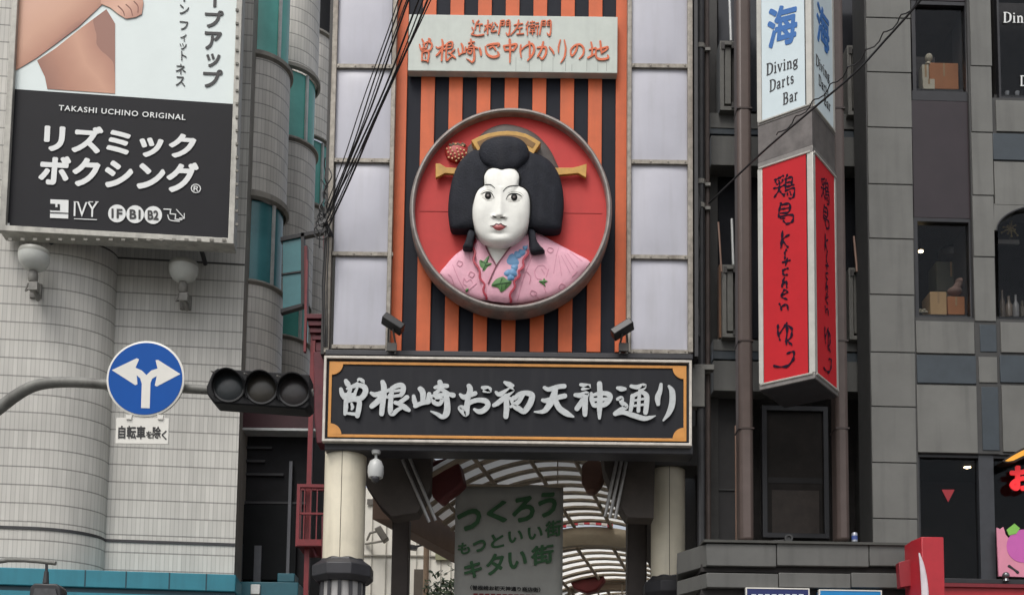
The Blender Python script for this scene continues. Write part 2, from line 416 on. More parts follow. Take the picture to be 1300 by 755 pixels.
# dark shop opening under the bays
b = MB(); z1 = at(350, 512, 16).z
b.box((-4.2, 18.4, z1/2+.06), (3.0, 4.4, z1-.1)); b.build('shop_interior', dark_in, lb)
maroon = mat('maroon_band', C(62, 30, 36, 1.1), .6, .2)
b = MB(); q = F(15.9); b.slab(q, 296, 512, 412, 543, 0, .25); b.build('shop_fascia', maroon, lb)
b = MB(); b.slab(q, 296, 543, 412, 546, .01, .27); b.build('fascia_trim', alum, lb)
b = MB()
for y, x0, x1 in ((566, 300, 345), (583, 300, 336), (600, 312, 360), (636, 300, 390)):
    b.slab(F(16.15), x0, y, x1, y+3, 0, .04)
b.build('shutter_rail', mat('shutter_rail', (.03, .03, .033), .6), lb)
b = MB(); b.slab(F(16.1), 365, 585, 369, 740, 0, .05); b.slab(F(16.1), 303, 690, 307, 755, 0, .05); b.slab(F(16.1), 322, 692, 331, 755, 0, .04)
b.build('door_post', mat('door_post', C(88, 90, 95), .4), lb)
b = MB(); b.slab(F(16.12), 300, 640, 376, 735, 0, .02); b.build('door_pane', mat('door_pane', (.010, .011, .012), .6, spec=.1), lb)

# teal shop band
teal = mat('teal_fascia', C(38, 116, 132, 1.1), .45, .1, 3, streak=.25)
ts = thing('shop_fascia_sign', 'long teal shop fascia along the foot of the tiled building', 'shop sign', tuple(LB.w(uA, 2.6, front+.1)))
pl2 = Plane(LB.o.x, LB.o.y, .098)
b = MB(); y0 = LB.pt(150, 724, .62).z; y1 = LB.pt(150, 746, .62).z
def teal_slab(u0, u1, z0, z1, off, dep):
    b.prism([LB.w(u0, z0, off), LB.w(u1, z0, off), LB.w(u1, z1, off), LB.w(u0, z1, off)], -LB.n*dep)
uR = U(LB.pt(299, 740, .62))
teal_slab(uL, uR, y0, y1, .62, .6); b.build('fascia_panel', teal, ts, bevel=.01)
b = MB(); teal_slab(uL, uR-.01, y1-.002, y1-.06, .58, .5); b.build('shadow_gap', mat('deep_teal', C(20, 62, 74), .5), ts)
b = MB(); teal_slab(uL, uR-.01, y1-.062, y1-.14, .61, .56); b.build('lower_trim', teal, ts)
b = MB(); teal_slab(uL, uR-.01, y1-.142, y1-.7, .5, .45); b.build('light_panel', mat('fascia_light_panel', C(190, 200, 195), .5), ts)
b = MB()
for x in (108, 160, 215, 262):
    u = U(LB.pt(x, 735, .62)); teal_slab(u-.008, u+.008, y0-.003, y1+.003, .623, .01)
b.build('panel_seam', mat('deep_teal', None), ts)
tl = thing('shop_canopy', 'short dark teal canopy in the shop doorway beside the gate column', 'canopy', tuple(at(340, 760, 15.6)))
b = MB(); b.slab(F(15.5), 300, 738, 378, 790, 0, .5); b.slab(F(15.5), 352, 727, 374, 738.2, -.05, .3); b.build('canopy_box', mat('canopy_teal', C(28, 84, 96), .5, .15), tl, bevel=.01)
b = MB(); b.slab(F(15.5), 318, 741, 330, 754, .03, .08); b.build('wall_lamp', alum, tl, bevel=.01)

# ------------------------------------------------------------------ billboard
BB = Plane(*(LB.w(0, 0, .80).xy), .098)
bb = thing('billboard', 'large fitness billboard with bent limbs above a black lettered panel on the tiled wall', 'billboard', tuple(BB.pt(150, 303, -.1)))
frm = mat('billboard_frame', C(168, 166, 158), .5, .2, 10, metal=.2, streak=.5)
R = BB.rect(4, -300, 300, 308)
def B4(x0, y0, x1, y1, off=0): return BB.rect(x0, y0, x1, y1, off)
# use the photograph's own corner pixels for the frame so that its slant comes out of the wall's turn
uBL, uBR = BB.U(BB.pt(1, 290)), BB.U(BB.pt(298, 300)); zB = BB.pt(150, 304).z; zT = zB + 5.2
def bq(u0, z0, u1, z1, off): return [BB.w(u0, z0, off), BB.w(u1, z0, off), BB.w(u1, z1, off), BB.w(u0, z1, off)]
b = MB(); b.frame3(bq(uBL, zT, uBR, zB, .06), .07, -BB.n*.26); b.build('frame', frm, bb, bevel=.006)
b = MB(); b.prism(bq(uBL+.02, zT-.02, uBR-.02, zB+.02, -.10), -BB.n*.08); b.build('backing', steel_dk, bb)
zM = BB.pt(150, 121).z
poster = mat('poster_white', C(222, 232, 230), .45, .03, 2); pblack = mat('poster_black', C(24, 24, 29), .6, .12, 3, spec=.25)
b = MB(); b.prism(bq(uBL+.07, zT-.07, uBR-.07, zM, -.02), -BB.n*.02); b.build('poster_sheet', poster, bb)
b = MB(); b.prism(bq(uBL+.07, zM-.001, uBR-.07, zB+.07, -.02), -BB.n*.02); b.build('black_panel', pblack, bb)
def print_mat(name, p0, p1, cols):           # a printed photograph's own tones, running across the print from p0 to p1
    M = mat(name, (.5, .5, .5), .5, .0); n = M.node_tree.nodes; L = M.node_tree.links; g = n.new('ShaderNodeNewGeometry')
    a, d = BB.pt(*p0), BB.pt(*p1)-BB.pt(*p0); k = d.length_squared
    sb = n.new('ShaderNodeVectorMath'); sb.operation = 'SUBTRACT'; sb.inputs[1].default_value = a; L.new(g.outputs['Position'], sb.inputs[0])
    dt = n.new('ShaderNodeVectorMath'); dt.operation = 'DOT_PRODUCT'; dt.inputs[1].default_value = d/k; L.new(sb.outputs[0], dt.inputs[0])
    ns = n.new('ShaderNodeTexNoise'); ns.inputs['Scale'].default_value = 2.2; L.new(g.outputs['Position'], ns.inputs['Vector'])
    ad = n.new('ShaderNodeMath'); ad.operation = 'MULTIPLY_ADD'; ad.inputs[1].default_value = .3; L.new(ns.outputs[0], ad.inputs[0]); L.new(dt.outputs['Value'], ad.inputs[2])
    cr = n.new('ShaderNodeValToRGB'); e = cr.color_ramp.elements
    while len(e) < len(cols): e.new(.5)
    for q, (t, c) in zip(e, cols): q.position = min(1, t+.15); q.color = (*c, 1)
    L.new(ad.outputs[0], cr.inputs[0]); L.new(cr.outputs[0], n['Principled BSDF'].inputs['Base Color']); return M
skin = print_mat('printed_arm_skin', (60, -10), (110, 40), [(0, C(214, 168, 144)), (.4, C(206, 158, 132)), (.75, C(182, 130, 106)), (1, C(150, 100, 82))])
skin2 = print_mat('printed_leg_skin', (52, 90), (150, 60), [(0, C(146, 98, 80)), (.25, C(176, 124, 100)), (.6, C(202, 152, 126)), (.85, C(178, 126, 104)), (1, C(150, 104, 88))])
skin3 = print_mat('printed_fist_skin', (140, -10), (180, 22), [(0, C(206, 156, 132)), (.5, C(222, 176, 152)), (1, C(186, 134, 114))])
def bpoly(name, px, m, off=-.018, par=None):
    b = MB(); b.poly(BB, px, off+.004, .004); return b.build(name, m, par or bb)
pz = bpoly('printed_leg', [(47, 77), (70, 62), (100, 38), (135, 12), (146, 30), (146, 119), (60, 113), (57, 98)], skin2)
bpoly('printed_arm', [(16, -40), (150, -40), (138, -2), (100, 34), (72, 55), (46, 74), (14, 93)], skin, -.014)
bpoly('printed_fist', [(128, -20), (178, -20), (182, 4), (180, 18), (172, 22), (160, 24), (150, 18), (140, 10), (128, 5)], skin3, -.010)
b = MB()
for pts in ([(150, 8, 1.6), (156, 14, 1.4), (158, 20, 1)], [(160, 6, 1.4), (166, 12, 1.4), (168, 20, 1)], [(170, 2, 1.4), (175, 8, 1.3), (175, 16, 1)]):
    b.stroke(pts, lambda x, y, h: BB.pt(x, y, -.005+h), .002)
b.build('printed_crease', mat('printed_crease', C(128, 76, 62), .5), bb)
def bt(name, body, px, m, bold=0, off=-.015, thick=.004, par=None, space=1.0):
    b = MB(); b.text(body, [BB.pt(x, y, off) for x, y in px], BB.n, thick, bold, space); return b.build(name, m, par or bb, recalc=False)
ink = mat('print_ink', (.015, .015, .016), .5, 0); wht = mat('print_white', C(226, 228, 226), .5, .04, 4)
for ch, q in (('ー', [(267, -14), (274, -14), (274, 14), (267, 14)]), ('プ', [(260, 13), (284, 14), (284, 36), (260, 35)]), ('ア', [(260, 40), (282, 41), (281, 64), (259, 63)]), ('ッ', [(262, 68), (280, 69), (279, 86), (261, 85)]), ('プ', [(258, 88), (283, 89), (282, 112), (257, 111)])):
    if ch == 'ー':
        b = MB(); b.poly(BB, [(271, -12), (275, -12), (274.6, 9), (270.6, 9)], -.011, .004); b.build('lettering', ink, bb)
    else: bt('lettering', ch, q, ink, .03)
for ch, q in (('ン', [(228, 6), (240, 7), (240, 19), (228, 18)]), ('フ', [(228, 27), (239, 28), (239, 39), (228, 38)]), ('ィ', [(229, 43), (237, 44), (237, 53), (229, 52)]), ('ッ', [(228, 55), (237, 56), (237, 64), (228, 63)]), ('ト', [(230, 65), (237, 66), (237, 78), (230, 77)]), ('ネ', [(223, 81), (236, 82), (236, 95), (223, 94)]), ('ス', [(223, 97), (235, 98), (235, 110), (223, 109)])):
    bt('lettering', ch, q, ink, .004)
b = MB(); b.poly(BB, [(233, -12), (235, -12), (234.8, 2), (232.8, 2)], -.011, .004); b.build('lettering', ink, bb)
bt('lettering', 'TAKASHI UCHINO ORIGINAL', [(75, 133.5), (236, 146), (235.5, 153), (74.5, 140.5)], wht, .016, space=1.15)
bt('lettering', 'リズミック', [(57, 156), (250, 170), (248, 203), (55, 193)], wht, .045)
bt('lettering', 'ボクシング', [(51, 196), (253, 207), (249, 246), (48, 235)], wht, .045)
bt('lettering', '®', [(242.5, 233), (255.5, 234), (255, 246), (242, 245)], wht, .005)
bt('lettering', 'IVY', [(94, 256), (124, 257.5), (123.5, 276), (93.5, 274.5)], wht, 0)
b = MB()
for x0, x1 in ((93.5, 99), (112.5, 118), (121, 125)):
    b.poly(BB, [(x0, 255.6), (x1, 255.8), (x1, 256.9), (x0, 256.7)], -.011, .004)
b.poly(BB, [(94, 277.2), (123, 278.4), (123, 279.4), (94, 278.2)], -.011, .004)
b.build('lettering_serif', wht, bb)
b = MB(); b.poly(BB, [(64, 253), (87, 254), (86.5, 277.5), (63.5, 276.5)], -.011, .004); pl_ = b.build('logo_square', wht, bb)
b = MB(); b.poly(BB, [(63.6, 258.5), (70, 258.8), (70, 263), (73, 263.2), (73, 259), (76, 259.2), (76, 267), (63.6, 266.4)], -.006, .003); b.poly(BB, [(63.5, 269.2), (87, 270.2), (87, 271.2), (63.5, 270.2)], -.006, .003); b.build('logo_cutout', pblack, pl_)
for x, y, tx in ((148.5, 271, '1F'), (171.5, 272, 'B1'), (194.5, 273, 'B2')):
    b = MB(); b.poly(BB, arc(x, y, 11.3, 0, 345, 23), -.011, .004); o = b.build('floor_badge', wht, bb)
    b = MB(); b.text(tx, [BB.pt(x-7, y-6.2, -.009), BB.pt(x+7, y-5.6, -.009), BB.pt(x+6.8, y+6.4, -.009), BB.pt(x-7, y+5.8, -.009)], BB.n, .003, .03); b.build('lettering', ink, o, recalc=False)
b = MB()
for pts in ([(208, 265.5, 1.5), (217, 266, 1.5)], [(216.5, 266, 1.5), (216, 271.5, 1.5)], [(216, 271.5, 1.5), (223, 272, 1.5)], [(223, 272, 1.5), (222.5, 278.5, 1.5)], [(222, 278.5, 1.5), (231, 279, 1.5)], [(213, 273, 1.5), (216, 279.5, 1.3), (228, 281, 1.2)], [(224, 266, 1.2), (234, 277, 1.2)], [(228, 277, 1.2), (234, 277.5, 1.2)], [(234, 271, 1.2), (234, 277.5, 1.2)]):
    b.stroke(pts, lambda x, y, h: BB.pt(x, y, -.015+h), .004)
b.build('stairs_symbol', wht, bb)
b = MB(); b.poly(BB, [(5.5, 283), (12, 283.4), (12, 286), (5.5, 285.6)], -.011, .004); b.build('maker_mark', wht, bb)
b = MB()
for y in range(-40, 300, 17): b.slab(BB, 299.0, y, 302.5, y+3, .075, .02)
for x in range(10, 296, 16): b.slab(BB, x, 302+x*.003, x+5, 305+x*.003, .075, .02)
b.build('sheet_tie', mat('tie_cord', C(120, 118, 110), .7), bb)
for x in (60, 250):
    b = MB(); p = BB.pt(x, 300, -.1); b.tube([p+V(0, 0, .02), p+LB.n*-.75+V(0, 0, -.02)], .03, 8); b.build('bracket', steel_dk, bb)

# ------------------------------------------------------------------ two globe floodlights on the tiled wall
globe_glass = mat('frosted_globe', C(196, 198, 192), .25, .06, 8)
lamp_met = mat('lamp_grey', C(126, 124, 118), .5, .25, 12, streak=.5)
def globe(px, py, off, label):
    base = LB.pt(px+3, py+40, off); p = LB.pt(px, py, off+.34); s = 1
    t = thing('globe_floodlight', label, 'wall lamp', tuple(base), 'globe floodlights on the tiled wall')
    b = MB(); b.lathe(p-V(0, 0, .10), (0, 0, 1), [(-.035, .05), (-.02, .09), (.01, .135), (.055, .165), (.11, .178), (.155, .182), (.16, .15)], 24); b.build('globe', globe_glass, t)
    b = MB(); b.lathe(p+V(0, 0, .055), (0, 0, 1), [(0, .178), (.03, .182), (.06, .17), (.085, .12), (.09, .02)], 24); b.build('reflector_cap', mat('reflector_cap', C(150, 150, 142), .4, .15), t)
    b = MB(); b.lathe(p-V(0, 0, .24), (0, 0, 1), [(-.03, .045), (.0, .06), (.06, .06), (.1, .045)], 14); b.box(p-V(0, 0, .33)+V(.02, 0, 0), (.10, .08, .1)); b.build('lamp_holder', lamp_met, t)
    b = MB(); b.tube([p-V(-.02, 0, .36), p-V(-.04, 0, .44)-LB.n*.1, base+LB.n*.03], .024, 8); b.tube([p-V(.05, 0, .28), p-V(.08, 0, .38), base+LB.n*.05+V(-.03, 0, .03)], .010, 6); b.build('arm', lamp_met, t)
    b = MB(); b.prism([base+LB.u*a+V(0, 0, c)+LB.n*.03 for a, c in ((-.07, .09), (.07, .09), (.07, -.09), (-.07, -.09))], -LB.n*.04); b.build('wall_plate', lamp_met, t, bevel=.006)
globe(43, 330, front, 'frosted globe floodlight on the rounded corner of the tiled building under the billboard edge')
globe(233, 345, 0, 'frosted globe floodlight on the flat recessed tiled wall above the round blue sign')

# ------------------------------------------------------------------ signal mast with its arm, round sign, plate and traffic signal
YS = 9.5; G = F(YS)
mast_m = mat('galvanised_grey', C(120, 120, 114), .55, .2, 10, streak=.6, dirt=(.04, .035, .03))
base = V(at(-95, 600, YS).x, YS, .12)
sm = thing('signal_mast', 'grey steel traffic signal mast with curved overhead arm', 'signal mast', tuple(base))
b = MB(); b.tube([base, base+V(0, 0, 3.9)], [.11, .085], 14); b.build('pole', mast_m, sm)
b = MB(); b.lathe(base, (0, 0, 1), [(0, .2), (.03, .2), (.05, .13), (.12, .13)], 14); b.build('base_plate', mast_m, sm)
path = [base+V(0, 0, 3.85)] + [at(x, y, YS) for x, y in ((-60, 570), (-30, 540), (0, 517), (20, 502), (40, 491), (62, 486), (95, 485), (140, 488), (200, 491))] + [at(268, 495, YS)]
path = [Vector(q[:3]) for q in smooth([tuple(p) for p in path], 4)]
b = MB(); b.tube(path, [.055-.02*i/len(path) for i in range(len(path))], 12); b.build('arm', mast_m, sm)
blue = mat('sign_blue', C(4, 82, 166, .92), .5, .05, 3, spec=.2); signw = mat('sign_white', C(222, 220, 212), .4, .05, 4)
sc = at(185, 481, YS-.1)
rs = thing('direction_sign', 'round blue sign with white arrows to both sides on the mast arm', 'road sign', tuple(sc))
r = .305
b = MB(); b.lathe(sc, (0, -1, 0), [(-.012, r), (.006, r), (.008, r-.004)], 64); b.build('sign_disc', signw, rs, angle=30)
b = MB(); b.lathe(sc+V(0, -.0085, 0), (0, -1, 0), [(0, r-.016), (.003, r-.016)], 64); b.build('blue_face', blue, rs, angle=30)
def sp(x, y, off=.013): return at(x, y, YS-.1-off)
aw = [(179, 517.5), (190, 518), (191, 486), (193, 480.5), (199, 477), (196.5, 489), (199, 490.2), (229, 474.5), (200.5, 456.5), (197.5, 457), (200, 467.5), (192, 470), (186, 475.8), (180, 470), (172, 466.5), (176.5, 455.8), (173.5, 454.5), (142, 469.5), (171.5, 488.5), (174.5, 487.5), (173.5, 476), (178, 480), (180, 487)]
b = MB(); b.prism([sp(x, y) for x, y in aw], V(0, .003, 0)); b.build('white_arrow', signw, rs)
b = MB(); b.box(sc+V(0, .06, .02), (.10, .12, .05)); b.build('clamp', mast_m, rs)
pc = at(180, 546.5, YS-.1)
pp_ = thing('plate_sign', 'small white plate with black lettering hung under the round blue sign', 'road sign', tuple(pc))
q = F(YS-.1).rect(147, 530, 214, 563)
b = MB(); b.prism(q, V(0, .01, 0)); b.build('plate', signw, pp_, bevel=.002)
b = MB(); b.text('自転車', [at(150.5, 540, YS-.1), at(185, 540.4, YS-.1), at(184.6, 557, YS-.1), at(150, 556.5, YS-.1)], V(0, -1, 0), .003, .028); b.text('を', [at(185.5, 547, YS-.1), at(193.5, 547, YS-.1), at(193.5, 556, YS-.1), at(185.5, 556, YS-.1)], V(0, -1, 0), .003, .02); b.text('除', [at(194, 541, YS-.1), at(204.5, 541, YS-.1), at(204, 556.5, YS-.1), at(193.5, 556.5, YS-.1)], V(0, -1, 0), .003, .025); b.text('く', [at(205.5, 546, YS-.1), at(212, 546, YS-.1), at(211.5, 558, YS-.1), at(205, 558, YS-.1)], V(0, -1, 0), .003, .02)
b.build('lettering', ink, pp_, recalc=False)
for x in (163, 203):
    b = MB(); b.poly(F(YS-.1), [(x-3.5, 526), (x+4.5, 526.5), (x+3.5, 532), (x-3, 531.5)], .012, .02); b.build('hanger', signw, pp_)
# traffic signal
sigm = mat('signal_black', (.014, .014, .015), .65, .3, 10, spec=.2); lens_m = [mat('lens_dark', C(52, 56, 58), .3, .15), mat('lens_amber', C(60, 57, 52), .3, .15), mat('lens_red', C(56, 53, 53), .3, .15)]
tc_ = at(328, 493, YS)
tsg = thing('traffic_signal', 'black horizontal traffic signal with three unlit lenses on the mast arm', 'traffic signal', tuple(tc_))
b = MB(); P = [(270, 471), (276, 467), (393, 475), (394, 514), (388, 519), (272, 511), (263, 500), (262, 490)]
b.poly(G, P, .10, .2); b.build('housing', sigm, tsg, bevel=.012)
b = MB()
b.tube([at(268, 495, YS), at(256, 494.5, YS)], .035, 10); b.build('arm_clamp', sigm, tsg)
b = MB(); b.tube([at(393, 498, YS), at(398, 498, YS)], .03, 8); b.build('end_cap', lamp_met, tsg, bevel=.004)
for (x, y), lm in zip(((291, 490.5), (332.5, 493), (373.5, 496)), lens_m):
    c = at(x, y, YS-.1); rl = .118
    b = MB(); b.lathe(c, (0, -1, 0), [(0, rl), (.008, rl*.97), (.02, rl*.8), (.03, rl*.45), (.033, .005)], 28); o = b.build('lens', lm, tsg)
    b = MB(); n = 22                       # visor hood: open at the bottom
    for rad0, rad1, flip in ((.132, .130, 0), (.124, .122, 1)):
        a0 = b.add([c+V(rad0*math.cos(t), 0, rad0*math.sin(t)) for t in [math.radians(-30+240*k/n) for k in range(n+1)]])
        a1 = b.add([c+V(rad1*math.cos(t), -(.03+.075*max(0, math.sin(t)+.2)), rad1*math.sin(t)-.02) for t in [math.radians(-30+240*k/n) for k in range(n+1)]])
        for k in range(n): b.face((a0+k, a0+k+1, a1+k+1, a1+k) if not flip else (a0+k+1, a0+k, a1+k, a1+k+1))
        if flip:
            for k in range(n): b.face((a1p+k, a1p+k+1, a1+k+1, a1+k))
        a1p = a1
    b.build('visor', sigm, tsg, recalc=False)
    b = MB(); b.lathe(c+V(0, .001, 0), (0, -1, 0), [(0, .128), (.012, .128), (.012, .114)], 28, close=False); b.build('bezel', mat('bezel_grey', C(44, 44, 45), .5), tsg)
    b = MB(); b.tube([c+V(-.09, -.05, .085), c+V(-.11, -.14, .07)], .006, 6); b.build('visor_clip', lamp_met, tsg)

# small hanging sign on an arm at the low left
YH = 9.0; hb = V(at(-70, 720, YH).x, YH, .12)
hs_ = thing('hanging_lamp', 'black rounded lamp hanging from a thin grey arm before the teal fascia', 'street lamp', tuple(hb))
b = MB(); b.tube([hb, hb+V(0, 0, 3.35)], [.07, .05], 12); b.build('pole', mast_m, hs_)
b = MB(); b.tube([hb+V(0, 0, 3.3)]+[at(x, y, YH) for x, y in ((-30, 716), (0, 712), (10, 710.5), (30, 710.5), (50, 712), (71, 714.5))], .017, 10); b.build('arm', mast_m, hs_)
b = MB(); b.tube([at(59, 712, YH), at(59, 726, YH)], .011, 8); b.tube([at(59, 725, YH), at(58, 740, YH)], [.016, .024], 10); b.build('hanger', steel_dk, hs_)
b = MB(); P = [(37, 752), (38, 744), (43, 739.5), (72, 740), (77, 745), (77.5, 753), (77.5, 775), (72, 782), (42, 782), (37, 776)]
b.poly(F(YH), P, .06, .14); b.build('housing', mat('lamp_black', (.02, .02, .022), .4), hs_, bevel=.012)
b = MB(); b.poly(F(YH), [(42, 754), (44, 746), (70, 746.5), (72, 754), (72, 772), (43, 772)], .075, .02); b.build('lens', mat('lamp_lens', C(70, 70, 72), .3, .3, 30), hs_)

# ------------------------------------------------------------------ arcade gate
YG, YP = 14.4, 14.85
cream = mat('cream_paint', C(226, 218, 196, 1.0), .5, .08, 3, streak=.25, dirt=(.2, .17, .12))
char = mat('charcoal_metal', C(52, 52, 56, .9), .5, .2, 6)
beam_m = mat('gate_beam', C(60, 58, 56, .9), .6, .2, 5, streak=.3)
orange = mat('orange_paint', C(206, 98, 52, 1.0), .6, .10, 4, streak=.28, dirt=(.25, .07, .03))
sblack = mat('stripe_black', C(30, 33, 42), .65, .12, 4, streak=.12, dirt=(.05, .05, .05), spec=.2)
lav = mat('lavender_acrylic', C(188, 188, 197, 1.0), .2, .05, 1.6, streak=.22, dirt=C(150, 148, 146))
post_m = mat('weathered_post', C(146, 140, 130), .5, .35, 14, metal=.25, streak=.7, dirt=(.10, .07, .05))
gate = thing('arcade_gate', 'shopping arcade gate with orange and black striped board between pale panels on cream columns', 'arcade gate', (-1.9, 14.85, .12))
Q = F(YP)
b = MB(); b.slab(Q, 502, -60, 800, 447, 0, .1); b.build('striped_board', sblack, gate)
b = MB()
xs = [(-1, 13.5)] + [(31.5+35.55*i, 49+35.55*i) for i in range(7)] + [(280, 299)]
for a, c in xs: b.slab(Q, 501.5+a, -60, 501.5+c, 446.6, .03, .029)
b.build('orange_slats', orange, gate, bevel=.004)
b = MB(); b.slab(Q, 414, -60, 886, 452, -.11, .35); b.build('rear_frame', beam_m, gate)
YL = 14.75; QL = F(YL)
def cell(x0, y0, x1, y1):
    b = MB(); r = QL.rect(x0, y0, x1, y1, 0); n = 10; idx = []          # slightly pillowed acrylic sheet
    ph = random.uniform(0, 6)
    for j in range(n+1):
        for i in range(n+1):
            u, v = i/n, j/n; p = (r[0]*(1-u)+r[1]*u)*(1-v)+(r[3]*(1-u)+r[2]*u)*v
            h = .035*(math.sin(math.pi*u)*math.sin(math.pi*v))**.6 + .006*math.sin(5*u+ph)*math.sin(math.pi*v)*math.sin(math.pi*u)
            idx.append(b.add([p+V(0, -h, 0)]))
    for j in range(n):
        for i in range(n): k = idx[0]+j*(n+1)+i; b.face((k, k+1, k+n+2, k+n+1))
    return b.build('light_panel', lav, gate, angle=60)
ysl = [-38, 84, 203.5, 322, 440]; ysr = [-38, 83.5, 205.5, 326, 446]
xl = [(426, 499.5), (425, 498.5), (422.5, 496), (420, 494), (418, 492)]
def side(xa, xb, ys, drift):
    for k in range(4):
        t = (ys[k]+ys[k+1])/2/445*drift
        cell(xa-t+1, ys[k]+2, xb-t-1, ys[k+1]-2)
    for k in range(1, 5):
        t = ys[k]/445*drift
        b = MB(); b.slab(QL, xa-t-2, ys[k]-2.6, xb-t+2, ys[k]+2.2, .045, .06)
        for q in (.06, .35, .65, .94):
            p = QL.pt(xa-t+(xb-xa)*q, ys[k], .045); b.lathe(p, (0, -1, 0), [(0, .013), (.007, .011), (.009, .004)], 8)
        b.build('rail', post_m, gate)
side(426, 499, ysl, 0.0+3); side(800, 874, ysr, -0.5)
# posts are truly upright: they lean in the picture only through the camera
for xm, wd in ((421, 6.5), (497.5, 5.5), (799, 5.5), (876.5, 6.5)):
    b = MB(); b.slab(QL, xm-wd/2, -60, xm+wd/2, 447, .06, .12); b.build('post', post_m, gate, bevel=.006)
b = MB(); b.slab(QL, 881.5, -60, 886, 452, .02, .3); b.build('rear_post', steel_dk, gate)
# sign box beam under the board
b = MB(); b.slab(F(14.46), 412, 561, 880, 573.5, 0, .32); b.slab(F(14.62), 413, 446, 880, 453, 0, .4); b.build('beam', char, gate, bevel=.01)
# columns
def column(xm, wpx, y0, y1, Y):
    c = at(xm, (y0+y1)/2, Y); r = wpx/2/FPX*Y*1.03; z0, z1 = at(xm, y1, Y-r).z, (6.2 if Y < 15 else 6.5)
    b = MB(); b.lathe(V(c.x, Y, z0), (0, 0, 1), [(0, r), (z1-z0, r)], 40); o = b.build('column', cream, gate)
    b = MB()
    for a in (-92, 60, 180):
        q = V(c.x+math.cos(math.radians(a))*(r+.001), Y+math.sin(math.radians(a))*(r+.001), 0); b.tube([q+V(0, 0, z0), q+V(0, 0, z1)], .004, 5)
    b.build('seam', mat('seam_brown', (.12, .1, .075), .7), o)
    for dy in (.55, .95):
        pass
    # octagonal charcoal lantern collar
    b = MB(); b.lathe(V(c.x, Y, z0), (0, 0, 1), [(-.26, r*1.25), (-.2, r*1.52), (-.07, r*1.52), (.0, r*1.12), (.03, r*1.05)], 8); o2 = b.build('lantern_collar', char, gate, angle=20, bevel=.008)
    b = MB(); b.lathe(V(c.x, Y, z0-1.5), (0, 0, 1), [(0, r*1.0), (1.25, r*1.0)], 16); b.build('lantern_glass', mat('lantern_glass', C(176, 174, 172), .3, .08), o2)
    b = MB()
    for k in range(12):
        a = 2*math.pi*k/12; q = V(c.x+math.cos(a)*r*1.02, Y+math.sin(a)*r*1.02, z0-1.5); b.tube([q, q+V(0, 0, 1.27)], .028, 4)
    b.build('lantern_bars', char, o2)
    b = MB(); b.lathe(V(c.x, Y, z0-1.72), (0, 0, 1), [(0, r*1.3), (.14, r*1.45), (.22, r*1.15)], 8); b.build('lantern_base', char, o2, angle=20)
    b = MB(); b.lathe(V(c.x, Y, .12), (0, 0, 1), [(0, r*1.35), (.5, r*1.35), (.6, r), (z0-1.8, r)], 32); b.build('lower_column', cream, gate)
column(437.5, 52, 575, 708, 14.75)
column(848, 43, 588, 731, 16.0)
b = MB(); b.slab(F(15.72), 800, 540, 905, 590, 0, .6); b.build('header_beam', beam_m, gate)
# the name signboard
sg_m = mat('sign_frame_metal', C(196, 190, 180), .4, .15, 10, metal=.2, streak=.4); sgold = mat('sign_ochre', C(206, 142, 66, 1.0), .5, .1, 6, streak=.2)
sblk = mat('sign_black', C(31, 32, 37), .6, .1, 3, spec=.25, streak=.12, dirt=(.07, .07, .07))
SG = F(YG)
a, e = SG.pt(410.5, 505), SG.pt(878, 511)
sx0, sx1 = a.x, e.x; szt, szb = SG.pt(644, 455).z, SG.pt(644, 563.5).z
sign = thing('name_signboard', 'wide black signboard with silver brush lettering and ochre border across the arcade gate', 'signboard', (0, YG, szb))
def sq(x0, z1, x1, z0, off=0): return [V(x0, YG-off, z1), V(x1, YG-off, z1), V(x1, YG-off, z0), V(x0, YG-off, z0)]
b = MB(); b.prism(sq(sx0+.02, szt-.02, sx1-.02, szb+.02, -.03), V(0, .4, 0)); b.build('box', beam_m, sign)
b = MB(); b.frame3(sq(sx0, szt, sx1, szb, .03), .032, V(0, .1, 0)); b.build('frame', sg_m, sign, bevel=.005)
b = MB(); b.prism(sq(sx0+.03, szt-.03, sx1-.03, szb+.03, -.01), V(0, .015, 0)); b.build('black_panel', sblk, sign)
b = MB(); i = .062; b.frame3(sq(sx0+i, szt-i, sx1-i, szb+i, .004), .034, V(0, .013, 0)); b.build('ochre_border', sgold, sign, bevel=.003)
for cx, cz, a0 in ((sx0+i+.03, szt-i-.03, 270), (sx1-i-.03, szt-i-.03, 180), (sx1-i-.03, szb+i+.03, 90), (sx0+i+.03, szb+i+.03, 0)):
    pts = [V(cx, YG-.0065, cz)] + [V(cx+.135*math.cos(math.radians(a0+90*k/10)), YG-.0065, cz+.135*math.sin(math.radians(a0+90*k/10))) for k in range(11)]
    b = MB(); b.prism(pts, V(0, .012, 0)); b.build('ochre_corner', sgold, sign)
SIL = mat('silver_letter', C(186, 190, 190), .38, .12, 18, metal=.15)
